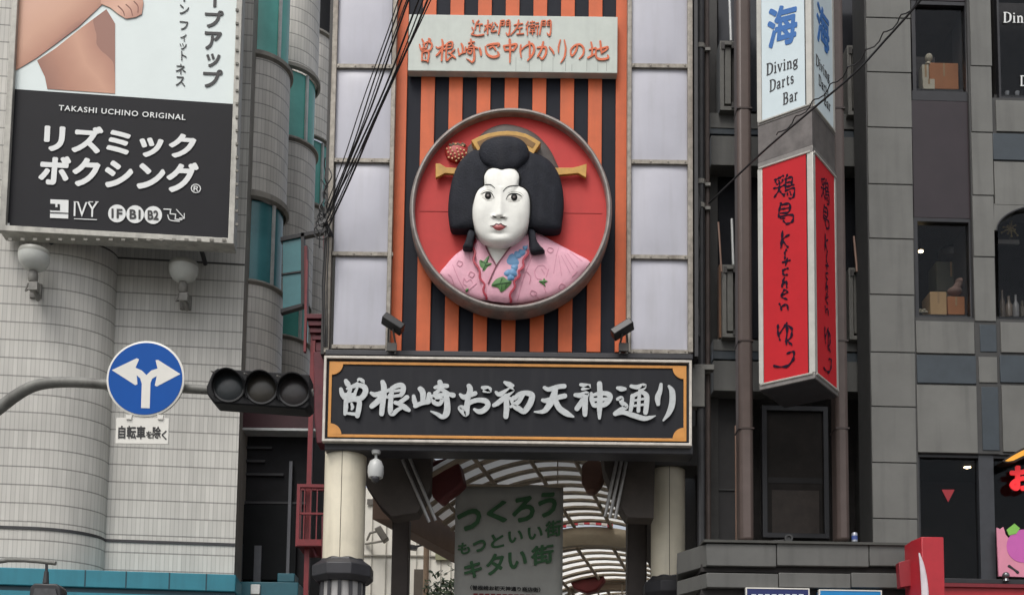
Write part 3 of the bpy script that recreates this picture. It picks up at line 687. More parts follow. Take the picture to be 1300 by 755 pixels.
# glyphs as brush strokes; coordinates in eighths of a pixel, per glyph
GL = {
'曽': (410, [[(235, 105, 32), (255, 140, 44), (272, 165, 28)], [(375, 98, 40), (402, 122, 50), (345, 150, 38), (265, 182, 26)], [(185, 190, 30), (198, 240, 40), (225, 280, 42)], [(250, 188, 22), (350, 152, 34), (420, 166, 44), (440, 210, 46), (418, 262, 44), (372, 300, 42)], [(285, 190, 30), (262, 245, 34)], [(352, 182, 22), (330, 235, 26)], [(235, 252, 34), (330, 248, 26)], [(225, 284, 28), (370, 286, 34)], [(236, 312, 34), (236, 380, 38), (228, 448, 28)], [(240, 322, 28), (325, 300, 34), (374, 320, 40), (370, 390, 42), (354, 468, 40)], [(295, 342, 20), (306, 378, 26), (296, 400, 18)], [(240, 440, 20), (350, 452, 30)]]),
'根': (410, [[(495, 230, 24), (540, 250, 40), (620, 225, 34), (690, 198, 26)], [(615, 118, 38), (630, 180, 48), (620, 300, 46), (605, 448, 40)], [(612, 258, 42), (562, 320, 46), (502, 370, 40)], [(640, 262, 28), (670, 275, 24), (690, 242, 18)], [(700, 240, 28), (718, 182, 34), (788, 152, 40), (826, 168, 44), (824, 222, 40), (800, 258, 32)], [(732, 212, 24), (800, 205, 24)], [(722, 266, 24), (800, 256, 26)], [(714, 182, 38), (700, 300, 40), (696, 420, 42), (720, 446, 38), (772, 405, 32), (822, 380, 22)], [(745, 330, 32), (800, 350, 38), (850, 385, 44), (888, 410, 30)], [(868, 275, 38), (820, 310, 34), (775, 340, 28)]]),
'崎': (410, [[(1002, 188, 42), (1030, 230, 48), (1030, 322, 38)], [(935, 262, 28), (945, 320, 40), (966, 364, 32)], [(950, 366, 36), (1020, 337, 36), (1090, 320, 42)], [(1096, 242, 36), (1086, 310, 38)], [(1155, 176, 26), (1220, 160, 36), (1280, 160, 36)], [(1205, 118, 40), (1216, 168, 42), (1200, 200, 32), (1152, 234, 26)], [(1222, 192, 32), (1290, 240, 36)], [(1112, 270, 28), (1180, 255, 30), (1290, 246, 32), (1345, 256, 42)], [(1136, 292, 32), (1146, 330, 36), (1200, 346, 34), (1230, 302, 32), (1218, 284, 22), (1142, 286, 22)], [(1270, 250, 42), (1282, 350, 50), (1275, 440, 52), (1232, 478, 38), (1180, 450, 30), (1112, 420, 12)]]),
'お': (560, [[(195, 246, 22), (235, 275, 42), (300, 255, 36), (352, 236, 38)], [(285, 158, 38), (300, 200, 46), (276, 290, 42), (266, 380, 46), (255, 452, 42), (190, 392, 30), (214, 378, 36)], [(240, 385, 32), (300, 330, 38), (380, 306, 38), (460, 316, 44), (484, 360, 42), (440, 410, 44), (390, 424, 40), (342, 400, 22)], [(425, 176, 26), (470, 185, 44), (500, 205, 42), (440, 214, 22)]]),
'初': (560, [[(655, 122, 24), (700, 145, 44), (738, 156, 30)], [(565, 222, 22), (600, 246, 38), (680, 212, 38), (734, 196, 42), (660, 270, 42), (590, 332, 40), (542, 360, 30)], [(670, 262, 42), (676, 380, 46), (668, 476, 42)], [(692, 280, 26), (740, 302, 26)], [(755, 272, 26), (722, 300, 22), (742, 350, 26), (718, 374, 22)], [(760, 290, 28), (800, 250, 38), (870, 232, 40), (934, 252, 48), (930, 312, 48), (895, 380, 48), (850, 424, 42), (792, 386, 42)], [(846, 250, 32), (800, 320, 38), (752, 362, 36), (798, 400, 38)]]),
'天': (560, [[(1065, 176, 28), (1110, 196, 36), (1200, 170, 38), (1272, 162, 38)], [(1046, 306, 28), (1090, 311, 40), (1200, 280, 40), (1278, 262, 40)], [(1180, 182, 42), (1160, 270, 56), (1120, 350, 52), (1060, 420, 38), (962, 426, 12)], [(1180, 312, 42), (1220, 390, 48), (1300, 446, 46), (1366, 476, 16)]]),
'神': (710, [[(220, 146, 26), (270, 156, 34), (312, 166, 34), (236, 194, 22)], [(165, 252, 32), (220, 256, 42), (290, 236, 34), (240, 312, 42), (182, 394, 42)], [(270, 272, 42), (266, 370, 46), (265, 456, 38)], [(330, 232, 22), (336, 300, 38), (352, 362, 28)], [(342, 256, 22), (420, 236, 34), (500, 242, 40), (524, 280, 44), (470, 350, 42), (362, 360, 38)], [(352, 300, 28), (500, 296, 30)], [(415, 134, 42), (421, 250, 44), (416, 380, 44), (415, 492, 24)]]),
'通': (710, [[(600, 180, 26), (640, 190, 42), (680, 190, 26)], [(600, 296, 26), (640, 286, 38), (645, 330, 38), (690, 370, 38), (640, 402, 38), (582, 440, 38)], [(576, 446, 38), (660, 432, 36), (760, 462, 42), (870, 494, 40), (940, 484, 28), (992, 466, 8)], [(740, 162, 28), (800, 172, 36), (880, 158, 38), (832, 214, 32)], [(756, 260, 36), (750, 330, 36), (736, 412, 32)], [(772, 256, 32), (850, 226, 32), (900, 262, 42), (900, 350, 42), (890, 436, 38)], [(772, 310, 20), (870, 292, 20)], [(772, 364, 20), (870, 352, 20)], [(826, 250, 28), (816, 418, 30)]]),
'り': (710, [[(1050, 142, 26), (1040, 210, 36), (1015, 280, 46), (1020, 348, 32)], [(1130, 162, 22), (1165, 220, 46), (1165, 340, 50), (1130, 440, 40), (1072, 515, 14)]]),
}
for g, (x0, st) in GL.items():
    b = MB()
    for k, pts in enumerate(st):
        b.stroke([(x, y, w_*1.34) for x, y, w_ in pts], lambda x, y, h, k=k: at(x0+x/8.125, 470+y/8.125, YG+.012-.024-h-k*.0004), .012, taper=.93)
    # a raised backing lies behind each stroke so that the letter stands off the panel
    b.build('brush_letter', SIL, sign, angle=30)

# plaque over the medallion
YQ = 14.70
plq = mat('plaque_metal', C(194, 201, 193), .42, .06, 5, streak=.22, dirt=(.3, .32, .31)); pole_or = mat('plaque_letter', C(214, 106, 62), .55, .2, 24)
plate = thing('verse_plaque', 'pale plaque with raised orange brush lettering at the top of the striped board', 'plaque', tuple(at(651, 92, YQ)))
b = MB(); b.slab(F(YQ), 518.5, 20, 784, 91.5, 0, .13); b.build('plate', plq, plate, bevel=.006)
b = MB()
for x in (655, 672, 688, 702, 718, 726, 745, 759, 770): b.slab(F(YQ), x-.3, 78+random.uniform(-6, 6), x+.3, 90.5, .0015, .001)
b.build('rust_run', mat('rust_run', C(150, 156, 150), .6), plate)
def sm_text(strokes, fx, fy, wk, th=.012):
    b = MB()
    for k, pts in enumerate(strokes):
        b.stroke([(x, y, w_*wk*.88) for x, y, w_ in pts], lambda x, y, h, k=k: at(fx(x), fy(y), YQ-.002-h-k*.0004), th, taper=.8)
    return b.build('brush_letter', pole_or, plate)
def sub(g, bx, tx):      # reuse a big glyph: source box -> target box (zoomed plaque coordinates)
    st = GL[g][1]; (a0, b0, a1, b1), (c0, d0, c1, d1) = bx, tx
    kx, ky = (c1-c0)/(a1-a0), (d1-d0)/(b1-b0)
    sm_text([[(c0+(x-a0)*kx, d0+(y-b0)*ky, w_*(kx+ky)/2*.9) for x, y, w_ in p] for p in st], lambda x: 515+x/9.286, lambda y: 15+y/9.286, 1.05)
def sw(st, r8=False, k=1.0):
    if r8: st = [[(1207+x*1.0357, y*1.0357, w_) for x, y, w_ in p] for p in st]
    sm_text(st, lambda x: 515+x/9.286, lambda y: 15+y/9.286, k)
sub('曽', (170, 90, 455, 480), (155, 312, 318, 600)); sub('根', (485, 105, 900, 460), (352, 320, 595, 585)); sub('崎', (920, 105, 1365, 490), (610, 315, 855, 605))
sw([[(872, 430, 26), (884, 475, 36), (888, 515, 26)], [(938, 412, 22), (960, 500, 34), (1030, 536, 38), (1095, 516, 36), (1085, 472, 20)], [(960, 398, 26), (1020, 382, 30), (1100, 382, 36), (1085, 410, 18)], [(985, 432, 20), (1030, 410, 26), (1060, 450, 26)]])
sw([[(1155, 405, 26), (1172, 456, 28)], [(1158, 404, 24), (1230, 394, 28), (1308, 386, 32), (1270, 458, 28)], [(1172, 454, 24), (1268, 452, 26)], [(1226, 330, 34), (1232, 450, 32), (1228, 600, 18)]])
sw([[(145, 380, 24), (140, 450, 28), (150, 522, 18)], [(148, 440, 18), (200, 392, 24), (268, 366, 30), (298, 420, 34), (278, 490, 32), (222, 556, 20)], [(240, 342, 28), (248, 420, 30), (244, 505, 24)]], True)
sw([[(335, 410, 26), (390, 402, 30), (432, 412, 34), (428, 480, 32), (390, 540, 26), (358, 512, 16)], [(400, 345, 28), (380, 430, 30), (336, 512, 24)], [(472, 402, 22), (508, 450, 30), (522, 482, 22)]], True)
sw([[(595, 322, 18), (576, 400, 26), (575, 465, 18)], [(640, 322, 18), (656, 420, 28), (640, 520, 26), (600, 580, 14)]], True)
sw([[(790, 390, 24), (770, 450, 30), (726, 505, 24), (714, 440, 26), (760, 386, 26), (820, 374, 28), (860, 420, 30), (854, 490, 28), (810, 535, 16)]], True)
sw([[(945, 348, 24), (958, 420, 26), (952, 500, 26)], [(925, 432, 20), (1000, 412, 26)], [(912, 524, 30), (1000, 476, 18)], [(1010, 432, 22), (1130, 402, 28), (1118, 432, 28), (1062, 472, 24)], [(1050, 336, 28), (1062, 450, 30)], [(1002, 420, 22), (1002, 510, 28), (1050, 542, 34), (1138, 530, 30), (1134, 494, 18)]], True)
sw([[(792, 105, 24), (802, 132, 18)], [(862, 102, 18), (832, 140, 22), (818, 205, 20)], [(836, 150, 18), (902, 148, 22)], [(872, 150, 18), (872, 225, 18)], [(782, 186, 18), (802, 232, 20), (775, 266, 20)], [(775, 268, 20), (850, 282, 22), (920, 270, 24)]])
sw([[(932, 166, 20), (1000, 150, 20)], [(970, 102, 22), (965, 262, 24)], [(962, 166, 18), (928, 224, 20)], [(970, 170, 16), (1002, 192, 16)], [(1024, 130, 18), (1008, 172, 18)], [(1050, 130, 18), (1080, 166, 22)], [(1042, 172, 18), (1008, 232, 20), (1070, 226, 24)]])
mon = [[(1120, 110, 20), (1110, 180, 22), (1096, 266, 22)], [(1122, 106, 18), (1164, 106, 18), (1158, 162, 16)], [(1124, 134, 12), (1162, 133, 12)], [(1120, 160, 12), (1158, 160, 12)], [(1186, 110, 18), (1226, 106, 20), (1226, 220, 22), (1210, 280, 24), (1184, 250, 14)], [(1186, 134, 12), (1224, 133, 12)], [(1186, 160, 12), (1224, 160, 12)], [(1186, 108, 14), (1186, 164, 14)]]
sw(mon); sw([[(x+484, y+2, w_) for x, y, w_ in p] for p in mon])
sw([[(70, 152, 18), (120, 142, 22), (165, 136, 20)], [(120, 96, 22), (100, 180, 24), (30, 266, 16)], [(112, 192, 16), (160, 182, 18)], [(136, 190, 16), (130, 250, 18)], [(100, 256, 18), (175, 250, 22)]], True)
sw([[(228, 110, 18), (205, 152, 16)], [(236, 150, 16), (204, 192, 16)], [(220, 172, 16), (220, 266, 18)], [(250, 120, 15), (302, 115, 15)], [(275, 105, 14), (275, 160, 14)], [(250, 155, 14), (302, 150, 14)], [(255, 180, 13), (300, 178, 13), (298, 206, 13), (255, 208, 13), (255, 182, 13)], [(245, 232, 16), (305, 226, 16)], [(280, 210, 13), (278, 262, 16)], [(316, 130, 15), (346, 125, 16)], [(310, 165, 15), (350, 160, 18)], [(335, 165, 18), (332, 266, 20)]], True)

# ------------------------------------------------------------------ round relief portrait
YB = 14.58
med = thing('relief_medallion', 'round relief of a white-faced lady puppet in a pink kimono on the striped board', 'relief', tuple(at(649, 392, 14.45)))
rimm = mat('rim_metal', C(152, 146, 141), .42, .25, 9, metal=.35, streak=.4, dirt=(.12, .09, .07))
redm = mat('relief_red', C(194, 54, 50, 1.0), .65, .08, 2.5, bump=.05, streak=.08)
c = at(648.5, 263, 14.45); rm = 1.22; KX, KZ = 129.5/104.3/rm, 129.5/99.6/rm
b = MB(); b.lathe(V(0, 0, 0), (0, 1, 0), [(.30, rm-.02), (.30, rm-.0), (.06, rm), (.02, rm-.012), (.0, rm-.03), (.0, rm-.045), (.012, rm-.056), (.02, rm-.062), (.14, rm-.064)], 128, close=False); b.v = [(c.x+x*KX, c.y+y, c.z+z*KZ) for x, y, z in b.v]; b.build('rim', rimm, med, angle=35)
b = MB(); b.lathe(V(0, 0, 0), (0, -1, 0), [(0, rm-.06), (.02, rm-.06)], 96); b.v = [(c.x+x*KX, YB+.01+y, c.z+z*KZ) for x, y, z in b.v]; b.build('red_ground', redm, med)
b = MB(); b.box((c.x, YB-.012, at(650, 270, YB).z), (2*rm-.2, .006, .006)); b.build('panel_joint', mat('joint_red', C(172, 50, 48), .6), med)
Z7 = lambda x, y: (500+x/2.517, 120+y/2.517)          # coordinates read off enlarged views of the photograph
ZA = lambda x, y: (540+x/5.03, 150+y/5.03)
ZB = lambda x, y: (540+x/5.909, 280+y/5.909)
ZF = lambda x, y: (590+x/6.29, 200+y/6.29)
hairm = mat('relief_hair', C(38, 40, 47, 1.0), .75, .22, 7, bump=.4, streak=.25, dirt=(.06, .06, .065), spec=.2)
bunm = mat('relief_bun', C(84, 78, 74), .65, .2, 6, bump=.2)
goldm = mat('relief_gold', C(198, 152, 70, 1.0), .45, .15, 12, streak=.2, dirt=(.25, .14, .05)); goldd = mat('relief_gold_dark', C(126, 92, 44), .6, .2, 12)
facem = mat('relief_white', C(240, 240, 233, 1.0), .65, .06, 7, streak=.2, bump=.10, spec=.25, dirt=(.45, .43, .38))
pink = mat('kimono_pink', C(228, 172, 188, 1.0), .7, .08, 7, bump=.15, streak=.08); pinkd = mat('kimono_line', C(208, 146, 165), .65, .1)
kred = mat('kimono_red', C(176, 56, 74), .5, .1); kblue = mat('kimono_blue', C(104, 150, 190), .5, .08); kgreen = mat('kimono_green', C(84, 130, 70), .5, .12); kgreend = mat('kimono_green_line', C(44, 82, 44), .6)
blk = mat('relief_black', (.006, .006, .006), .6, .1, spec=.15)
dome = lambda H, p=2.2, base=.0: (lambda x, y, t: base + H*max(0, 1-t**p)**.5)
def star(name, outline, cc, hf, m, Y0=YB-.01, par=None, rings=16, n=120, back=.05, sub=4, angle=50):
    b = MB(); b.star(outline, cc, hf, Y0, rings, n, back, sub); return b.build(name, m, par or med, angle=angle)
def poly(name, px, Y, dep, m, par=None, bevel=.006):
    b = MB(); b.prism([at(x, y, Y) for x, y in px], V(0, dep, 0)); return b.build(name, m, par or med, bevel=bevel)
# the bun and comb at the back
star('back_bun', [ZA(*p) for p in ((255, 215), (330, 130), (400, 72), (500, 40), (610, 58), (700, 100), (780, 180), (830, 270), (850, 360), (700, 420), (500, 430), (300, 330))], ZA(540, 280), dome(.12, 3), bunm)
po = [ZA(*p) for p in ((293, 142), (340, 118), (400, 97), (460, 86), (520, 81), (580, 85), (640, 99), (690, 123), (738, 155), (697, 218), (640, 320), (400, 320), (328, 200))]
comb = poly('comb', po, YB-.19, .12, goldm)
pi_ = [ZA(*p) for p in ((330, 152), (400, 122), (460, 110), (520, 106), (580, 110), (640, 124), (704, 162), (685, 190), (640, 168), (580, 152), (520, 150), (400, 165), (345, 182))]
poly('comb_recess', pi_, YB-.194, .003, goldd, comb, bevel=0)
# hair pins and flower ornament
hp = poly('hairpin', [ZA(*p) for p in ((66, 288), (95, 290), (130, 313), (215, 318), (230, 360), (125, 352), (88, 372), (65, 382))], YB-.10, .05, goldm)
hp = poly('hairpin', [ZA(*p) for p in ((800, 316), (940, 316), (985, 305), (1030, 291), (1027, 381), (975, 352), (800, 368))], YB-.10, .05, goldm)
fo = star('flower_ornament', [ZA(*p) for p in ((200, 145), (255, 165), (278, 215), (262, 262), (205, 285), (150, 270), (124, 220), (140, 165))], ZA(200, 216), dome(.08, 2.2), mat('ornament_red', C(168, 50, 46), .5, .2, 20))
b = MB()
for k in range(26):
    a, r_ = k*2.4, 66*math.sqrt((k+.5)/26); x, y = 200+r_*math.cos(a), 216+r_*math.sin(a)
    if y > 190 or k % 3 == 0:
        p = at(*ZA(x, y), YB-.015-.08*math.sqrt(max(0, 1-(r_/78)**2.2))); b.ball(p, .013, 8, 5, (1, .7, 1))
b.build('blossom', mat('ornament_cream', C(212, 170, 120), .5, .2, 30), fo)
b = MB()
for k in range(10):
    x, y = 150+k*10, 172+6*math.sin(k*2.1); p = at(*ZA(x+8, y), YB-.065); b.ball(p, .02, 8, 5, (1, .7, 1))
b.build('blossom_leaf', mat('ornament_olive', C(92, 82, 58), .6, .3, 30), fo)
# kimono
KO = [ZB(*p) for p in ((108, 402), (150, 340), (190, 292), (235, 248), (290, 208), (340, 165), (400, 110), (560, 60), (760, 70), (830, 84), (900, 122), (1000, 178), (1120, 242), (1240, 316), (1180, 400), (1080, 498), (950, 566), (780, 612), (640, 626), (500, 612), (380, 588), (270, 538), (170, 470))]
KC = ZB(640, 380); KR = radial(KO, KC, 240, 3)
def tstar(R, cc, x, y):
    a = math.atan2(y-cc[1], x-cc[0]); k = (a+math.pi)/(2*math.pi)*len(R); i = int(k) % len(R); f = k-int(k); j = (i+1) % len(R)
    r0 = math.hypot(R[i][0]-cc[0], R[i][1]-cc[1]); r1 = math.hypot(R[j][0]-cc[0], R[j][1]-cc[1])
    return math.hypot(x-cc[0], y-cc[1])/(r0+(r1-r0)*f)
def kh(x, y, t): return .03 + .075*max(0, 1-t**9)**.5 + .04*max(0, 1-((x-648)/70)**2)*(1-min(t, 1))
star('kimono', KO, KC, kh, pink, sub=3, n=240, rings=20)
def K(x, y, h=0):
    px, py = ZB(x, y); return at(px, py, YB-.01-kh(px, py, min(tstar(KR, KC, px, py), 1))-h)
def kstroke(name, sts, m, th=.006, sub=5, h0=.0, par=None):
    b = MB()
    for k, p in enumerate(sts): b.stroke(p, lambda x, y, h, k=k: K(x, y, h0+h-.002+k*.0002), th, sub)
    return b.build(name, m, par or med)
def kpatch(name, out, cc, m, h=.006, par=None, dm=.01):
    R = radial(out, cc, 60, 3); b = MB(); n = 60; prev = b.add([K(*cc, h+dm)]); first = True
    for i in range(1, 9):
        t = i/8; cur = b.add([K(cc[0]+(x-cc[0])*t, cc[1]+(y-cc[1])*t, h+dm*(1-t*t)) for x, y in R])
        for k in range(n):
            j = (k+1) % n; b.face((prev, cur+j, cur+k) if first else (prev+k, prev+j, cur+j, cur+k))
        prev = cur; first = False
    bk = b.add([K(x, y, -.01) for x, y in R])
    for k in range(n): j = (k+1) % n; b.face((prev+k, prev+j, bk+j, bk+k))
    return b.build(name, m, par or med)
kstroke('hem_dark_line', [[(112, 402, 9), (170, 468, 9), (270, 536, 10), (380, 586, 10), (500, 610, 11), (640, 623, 12), (780, 609, 11), (950, 563, 10), (1080, 495, 9), (1180, 398, 9), (1236, 318, 8)]], blk, .004, 5)  # black line drawn along the kimono's lower edge
# neck: a cone of white between the collars
b = MB(); nk = [(430, 120), (660, 120), (625, 215), (530, 334), (470, 215)]
kpatch('neck', nk, (535, 190), facem, .012, dm=.03)
kpatch('collar', [(378, 110), (440, 178), (475, 248), (530, 332), (476, 472), (455, 585), (425, 560), (420, 470), (405, 380), (385, 290), (370, 200)], (432, 330), pink, .024, dm=.012)
kpatch('collar', [(640, 188), (700, 150), (775, 95), (772, 220), (738, 330), (700, 430), (660, 520), (630, 612), (560, 610), (470, 590), (472, 472), (530, 345), (585, 262)], (610, 400), pink, .036, dm=.014)
kstroke('collar_edge', [[(448, 178, 11), (475, 240, 12), (528, 332, 7)]], mat('collar_dark_line', C(120, 66, 78), .6), h0=.036)  # dark line drawn along the edge of each collar
kstroke('collar_edge', [[(645, 188, 10), (585, 266, 9), (530, 345, 9), (472, 472, 10)]], mat('collar_dark_line', None), h0=.046)
def wave(pts, amp, n):
    P = smooth([(x, y, 0) for x, y in pts], 8); out = []
    for i, (x, y, _) in enumerate(P): out.append((x+amp*math.sin(i/len(P)*math.pi*2*n), y, 17))
    return out
kstroke('red_cord', [wave([(372, 140), (362, 200), (372, 300), (415, 420), (440, 500), (452, 588)], 9, 4.5)], kred, .014, 2, .03)
kstroke('red_cord', [wave([(768, 225), (732, 330), (698, 410), (660, 500), (632, 612)], 10, 4.5)], kred, .014, 2, .042)
for nm, cs in (('blue_flower', [((655, 300), 48), ((690, 260), 30), ((722, 240), 26), ((748, 205), 18), ((670, 350), 26), ((620, 395), 28), ((655, 390), 32), ((640, 425), 26)]),):
    for k, ((x, y), r_) in enumerate(cs): kpatch(nm, [(x+r_*(1+.12*math.sin(3*a+k))*math.cos(a), y+r_*(1+.12*math.sin(3*a+k))*math.sin(a)) for a in [i*math.pi/6 for i in range(12)]], (x, y), kblue, .044+k*.0012, dm=.012)
kstroke('blue_stem', [[(740, 235, 14), (765, 185, 9)]], kblue, .008, 5, .045)
def leaf(out, cc, veins, h):
    o = kpatch('green_leaf', out, cc, kgreen, h, dm=.01)
    kstroke('leaf_vein', veins, kgreend, .004, 4, h+.012, o)
leaf([(480, 262), (470, 310), (500, 322), (470, 350), (440, 388), (420, 360), (405, 320), (408, 285), (435, 295)], (447, 330), [[(475, 275, 5), (430, 375, 7)], [(455, 320, 4), (415, 300, 5)], [(450, 335, 4), (490, 325, 5)]], .032)
leaf([(495, 482), (530, 440), (580, 420), (610, 440), (648, 458), (620, 500), (570, 535), (545, 505), (505, 492)], (572, 475), [[(505, 480, 6), (640, 460, 7)], [(560, 472, 4), (575, 430, 5)], [(575, 470, 4), (570, 520, 5)], [(610, 465, 4), (600, 500, 5)]], .05)
leaf([(850, 455), (880, 445), (890, 430), (900, 445), (918, 455), (895, 470), (905, 500), (880, 478)], (884, 460), [[(860, 455, 3), (900, 458, 3)]], .004)
leaf([(300, 520), (312, 508), (325, 512), (318, 530), (306, 538)], (312, 522), [[(304, 532, 3), (322, 512, 3)]], .004)
kstroke('embossed_line', [[(985, 255, 5), (962, 395, 6)], [(1000, 262, 5), (1022, 412, 6)], [(1020, 262, 5), (1085, 390, 7)], [(1045, 255, 5), (1112, 365, 7)], [(1065, 245, 5), (1140, 345, 7)], [(1085, 235, 5), (1175, 302, 7)], [(1005, 190, 5), (980, 265, 6)],
    [(925, 365, 9), (905, 420, 6)], [(845, 340, 5), (820, 380, 6), (835, 430, 6), (870, 440, 5)], [(845, 340, 5), (885, 335, 5), (908, 365, 6)], [(870, 360, 4), (895, 400, 5)], [(885, 480, 4), (905, 540, 5)],
    [(205, 330, 5), (250, 440, 7), (300, 530, 6)], [(290, 430, 5), (310, 455, 5), (340, 440, 5), (352, 465, 4)], [(290, 430, 5), (285, 470, 5), (310, 490, 4)], [(325, 520, 4), (385, 470, 5)], [(325, 215, 5), (335, 300, 5)], [(805, 255, 6), (740, 420, 6), (690, 600, 6)], [(860, 110, 5), (905, 140, 9)],
    [(1020, 470, 4), (1000, 500, 5), (1030, 520, 4), (1050, 490, 5), (1020, 470, 4)], [(1035, 500, 4), (1070, 520, 5)], [(800, 520, 4), (785, 545, 5), (815, 565, 4), (835, 540, 5), (800, 520, 4)], [(820, 550, 4), (850, 585, 4)],
    [(930, 200, 4), (915, 225, 5), (945, 240, 4), (960, 215, 5), (930, 200, 4)], [(250, 300, 4), (235, 325, 5), (262, 342, 4), (280, 315, 5), (250, 300, 4)], [(170, 400, 4), (195, 425, 5), (215, 480, 5)], [(340, 380, 4), (325, 405, 5), (350, 425, 4), (368, 398, 5), (340, 380, 4)],
    [(760, 380, 4), (790, 420, 4), (780, 470, 5)], [(1100, 420, 5), (1140, 380, 4)]], pinkd, .004, 4)
# hair: one mass, a front lobe and two cheek locks
HO = [ZA(*p) for p in ((345, 190), (300, 210), (250, 245), (205, 305), (175, 380), (155, 470), (146, 560), (148, 640), (168, 708), (230, 716), (300, 712), (500, 690), (665, 708), (760, 722), (858, 712), (876, 640), (884, 560), (878, 460), (852, 360), (800, 280), (735, 235), (690, 212), (640, 190), (500, 160))]
HC = ZA(510, 470); 
def hh(x, y, t): return .13 + .12*max(0, 1-t**5)**.5 + .014*math.sin((x-628)*.42+.02*(y-230)**1.0)*max(0, 1-t**4)*.25
star('hair', HO, HC, hh, hairm, n=200, rings=22, back=.12)
def lobe(x, y, t): return .20 + .11*max(0, 1-t**4)**.5
star('front_lobe', [ZA(*p) for p in ((342, 215), (365, 160), (420, 128), (500, 115), (580, 124), (632, 155), (660, 205), (662, 255), (625, 305), (560, 345), (460, 345), (380, 305), (350, 265))], ZA(505, 225), lobe, hairm, n=140)
for pts in ([ZB(*p) for p in ((328, 70), (372, 90), (362, 150), (352, 208), (318, 211), (280, 200), (302, 150))], [ZB(*p) for p in ((775, 65), (822, 78), (832, 140), (860, 185), (897, 226), (850, 240), (814, 246), (790, 232), (780, 150))]):
    cx = sum(p[0] for p in pts)/len(pts); cy = sum(p[1] for p in pts)/len(pts)
    star('cheek_lock', pts, (cx, cy), dome(.05, 3, .17), hairm, n=60, rings=8, back=.08)
# face: carved height field
FO = [ZF(*p) for p in ((295, 93), (262, 82), (228, 80), (195, 88), (168, 112), (152, 150), (152, 190), (150, 218), (122, 240), (98, 268), (80, 310), (68, 360), (62, 420), (64, 490), (76, 550), (98, 605), (135, 652), (190, 688), (250, 704), (310, 704), (370, 688), (425, 655), (470, 612), (500, 560), (516, 500), (522, 430), (522, 350), (512, 295), (495, 262), (468, 240), (438, 222), (436, 190), (438, 150), (425, 115), (400, 92), (365, 80), (330, 82))]
FC = ZF(293, 400); FR = radial(FO, FC, 240, 3)
def gs(x, y, cx, cy, sx, sy): return math.exp(-((x-cx)/sx)**2-((y-cy)/sy)**2)
def fh(px, py, t):
    x, y = (px-590)*6.29, (py-200)*6.29
    h = .24 + .12*max(0, 1-min(t, 1)**4.2)**.5
    nose = 0
    if 230 < y < 520:
        k = max(0, min((y-255)/200, 1)); sx = 18+20*k; nose = (.010+.038*k**1.3)*math.exp(-((x-(288-10*k))/sx)**2)
        if y > 455: nose *= max(0, 1-((y-455)/32)**1.5) if y < 487 else 0
    h += nose
    h += .020*gs(x, y, 228, 468, 16, 13) + .020*gs(x, y, 322, 475, 16, 13)
    h -= .010*gs(x, y, 185, 300, 70, 34) + .010*gs(x, y, 395, 312, 75, 34)
    h += .010*gs(x, y, 185, 303, 44, 20) + .010*gs(x, y, 395, 316, 48, 20)
    h += .014*gs(x, y, 130, 420, 60, 80) + .014*gs(x, y, 440, 430, 60, 80)
    h += .016*gs(x, y, 270, 550, 62, 34) - .014*gs(x, y, 272, 502, 14, 12) - .012*gs(x, y, 272, 604, 60, 16)
    h += .018*gs(x, y, 280, 655, 75, 36)
    return h
star('face', FO, FC, fh, facem, n=260, rings=60, back=.14, sub=3, angle=80)
def FP(x, y, h=0):
    px, py = ZF(x, y); return at(px, py, YB-.01-fh(px, py, min(tstar(FR, FC, px, py), .985))-h)
def fstroke(name, sts, m, th=.004, h0=.001, par=None, sub=6):
    b = MB()
    for k, p in enumerate(sts): b.stroke(p, lambda x, y, h, k=k: FP(x, y, h0+h-.0015+k*.0002), th, sub)
    return b.build(name, m, par or med)
def fpatch(name, out, cc, m, h=.002, par=None, sub=3, dm=.0):
    R = radial(out, cc, 48, sub); b = MB(); n = 48; prev = b.add([FP(*cc, h+dm)]); first = True
    for i in range(1, 7):
        t = i/6; cur = b.add([FP(cc[0]+(x-cc[0])*t, cc[1]+(y-cc[1])*t, h+dm*(1-t*t)) for x, y in R])
        for k in range(n):
            j = (k+1) % n; b.face((prev, cur+j, cur+k) if first else (prev+k, prev+j, cur+j, cur+k))
        prev = cur; first = False
    bk = b.add([FP(x, y, -.004) for x, y in R])
    for k in range(n): j = (k+1) % n; b.face((prev+k, prev+j, bk+j, bk+k))
    return b.build(name, m, par or med)
eyew = mat('eye_white', C(222, 220, 212), .3, .02); iris = mat('eye_brown', C(46, 28, 18), .4, .1, 40)
for ex, ey, out in ((186, 306, [(132, 293), (150, 284), (180, 278), (210, 285), (235, 325), (215, 332), (185, 336), (158, 326), (142, 310)]), (395, 318, [(330, 330), (350, 300), (385, 291), (420, 294), (458, 312), (440, 336), (410, 345), (375, 346), (348, 340)])):
    e_ = fpatch('eye', out, (ex, ey-4), eyew, .002, dm=.006)
    fpatch('iris', [(ex+26*math.cos(a), ey-2+27*math.sin(a)) for a in [i*math.pi/8 for i in range(16)]], (ex, ey), blk, .008, e_, dm=.004)
    fpatch('pupil_ring', [(ex+11*math.cos(a), ey-1+11*math.sin(a)) for a in [i*math.pi/6 for i in range(12)]], (ex, ey+2), iris, .0125, e_, dm=.002)
fstroke('eyelid_line', [[(132, 292, 3), (152, 281, 7), (182, 275, 9), (212, 283, 7), (236, 324, 3)]], blk, h0=.007)
fstroke('eyelid_line', [[(330, 331, 3), (350, 299, 7), (386, 288, 9), (422, 291, 8), (460, 311, 3)]], blk, h0=.007)
lidm = mat('lid_crease', C(150, 146, 136), .6)
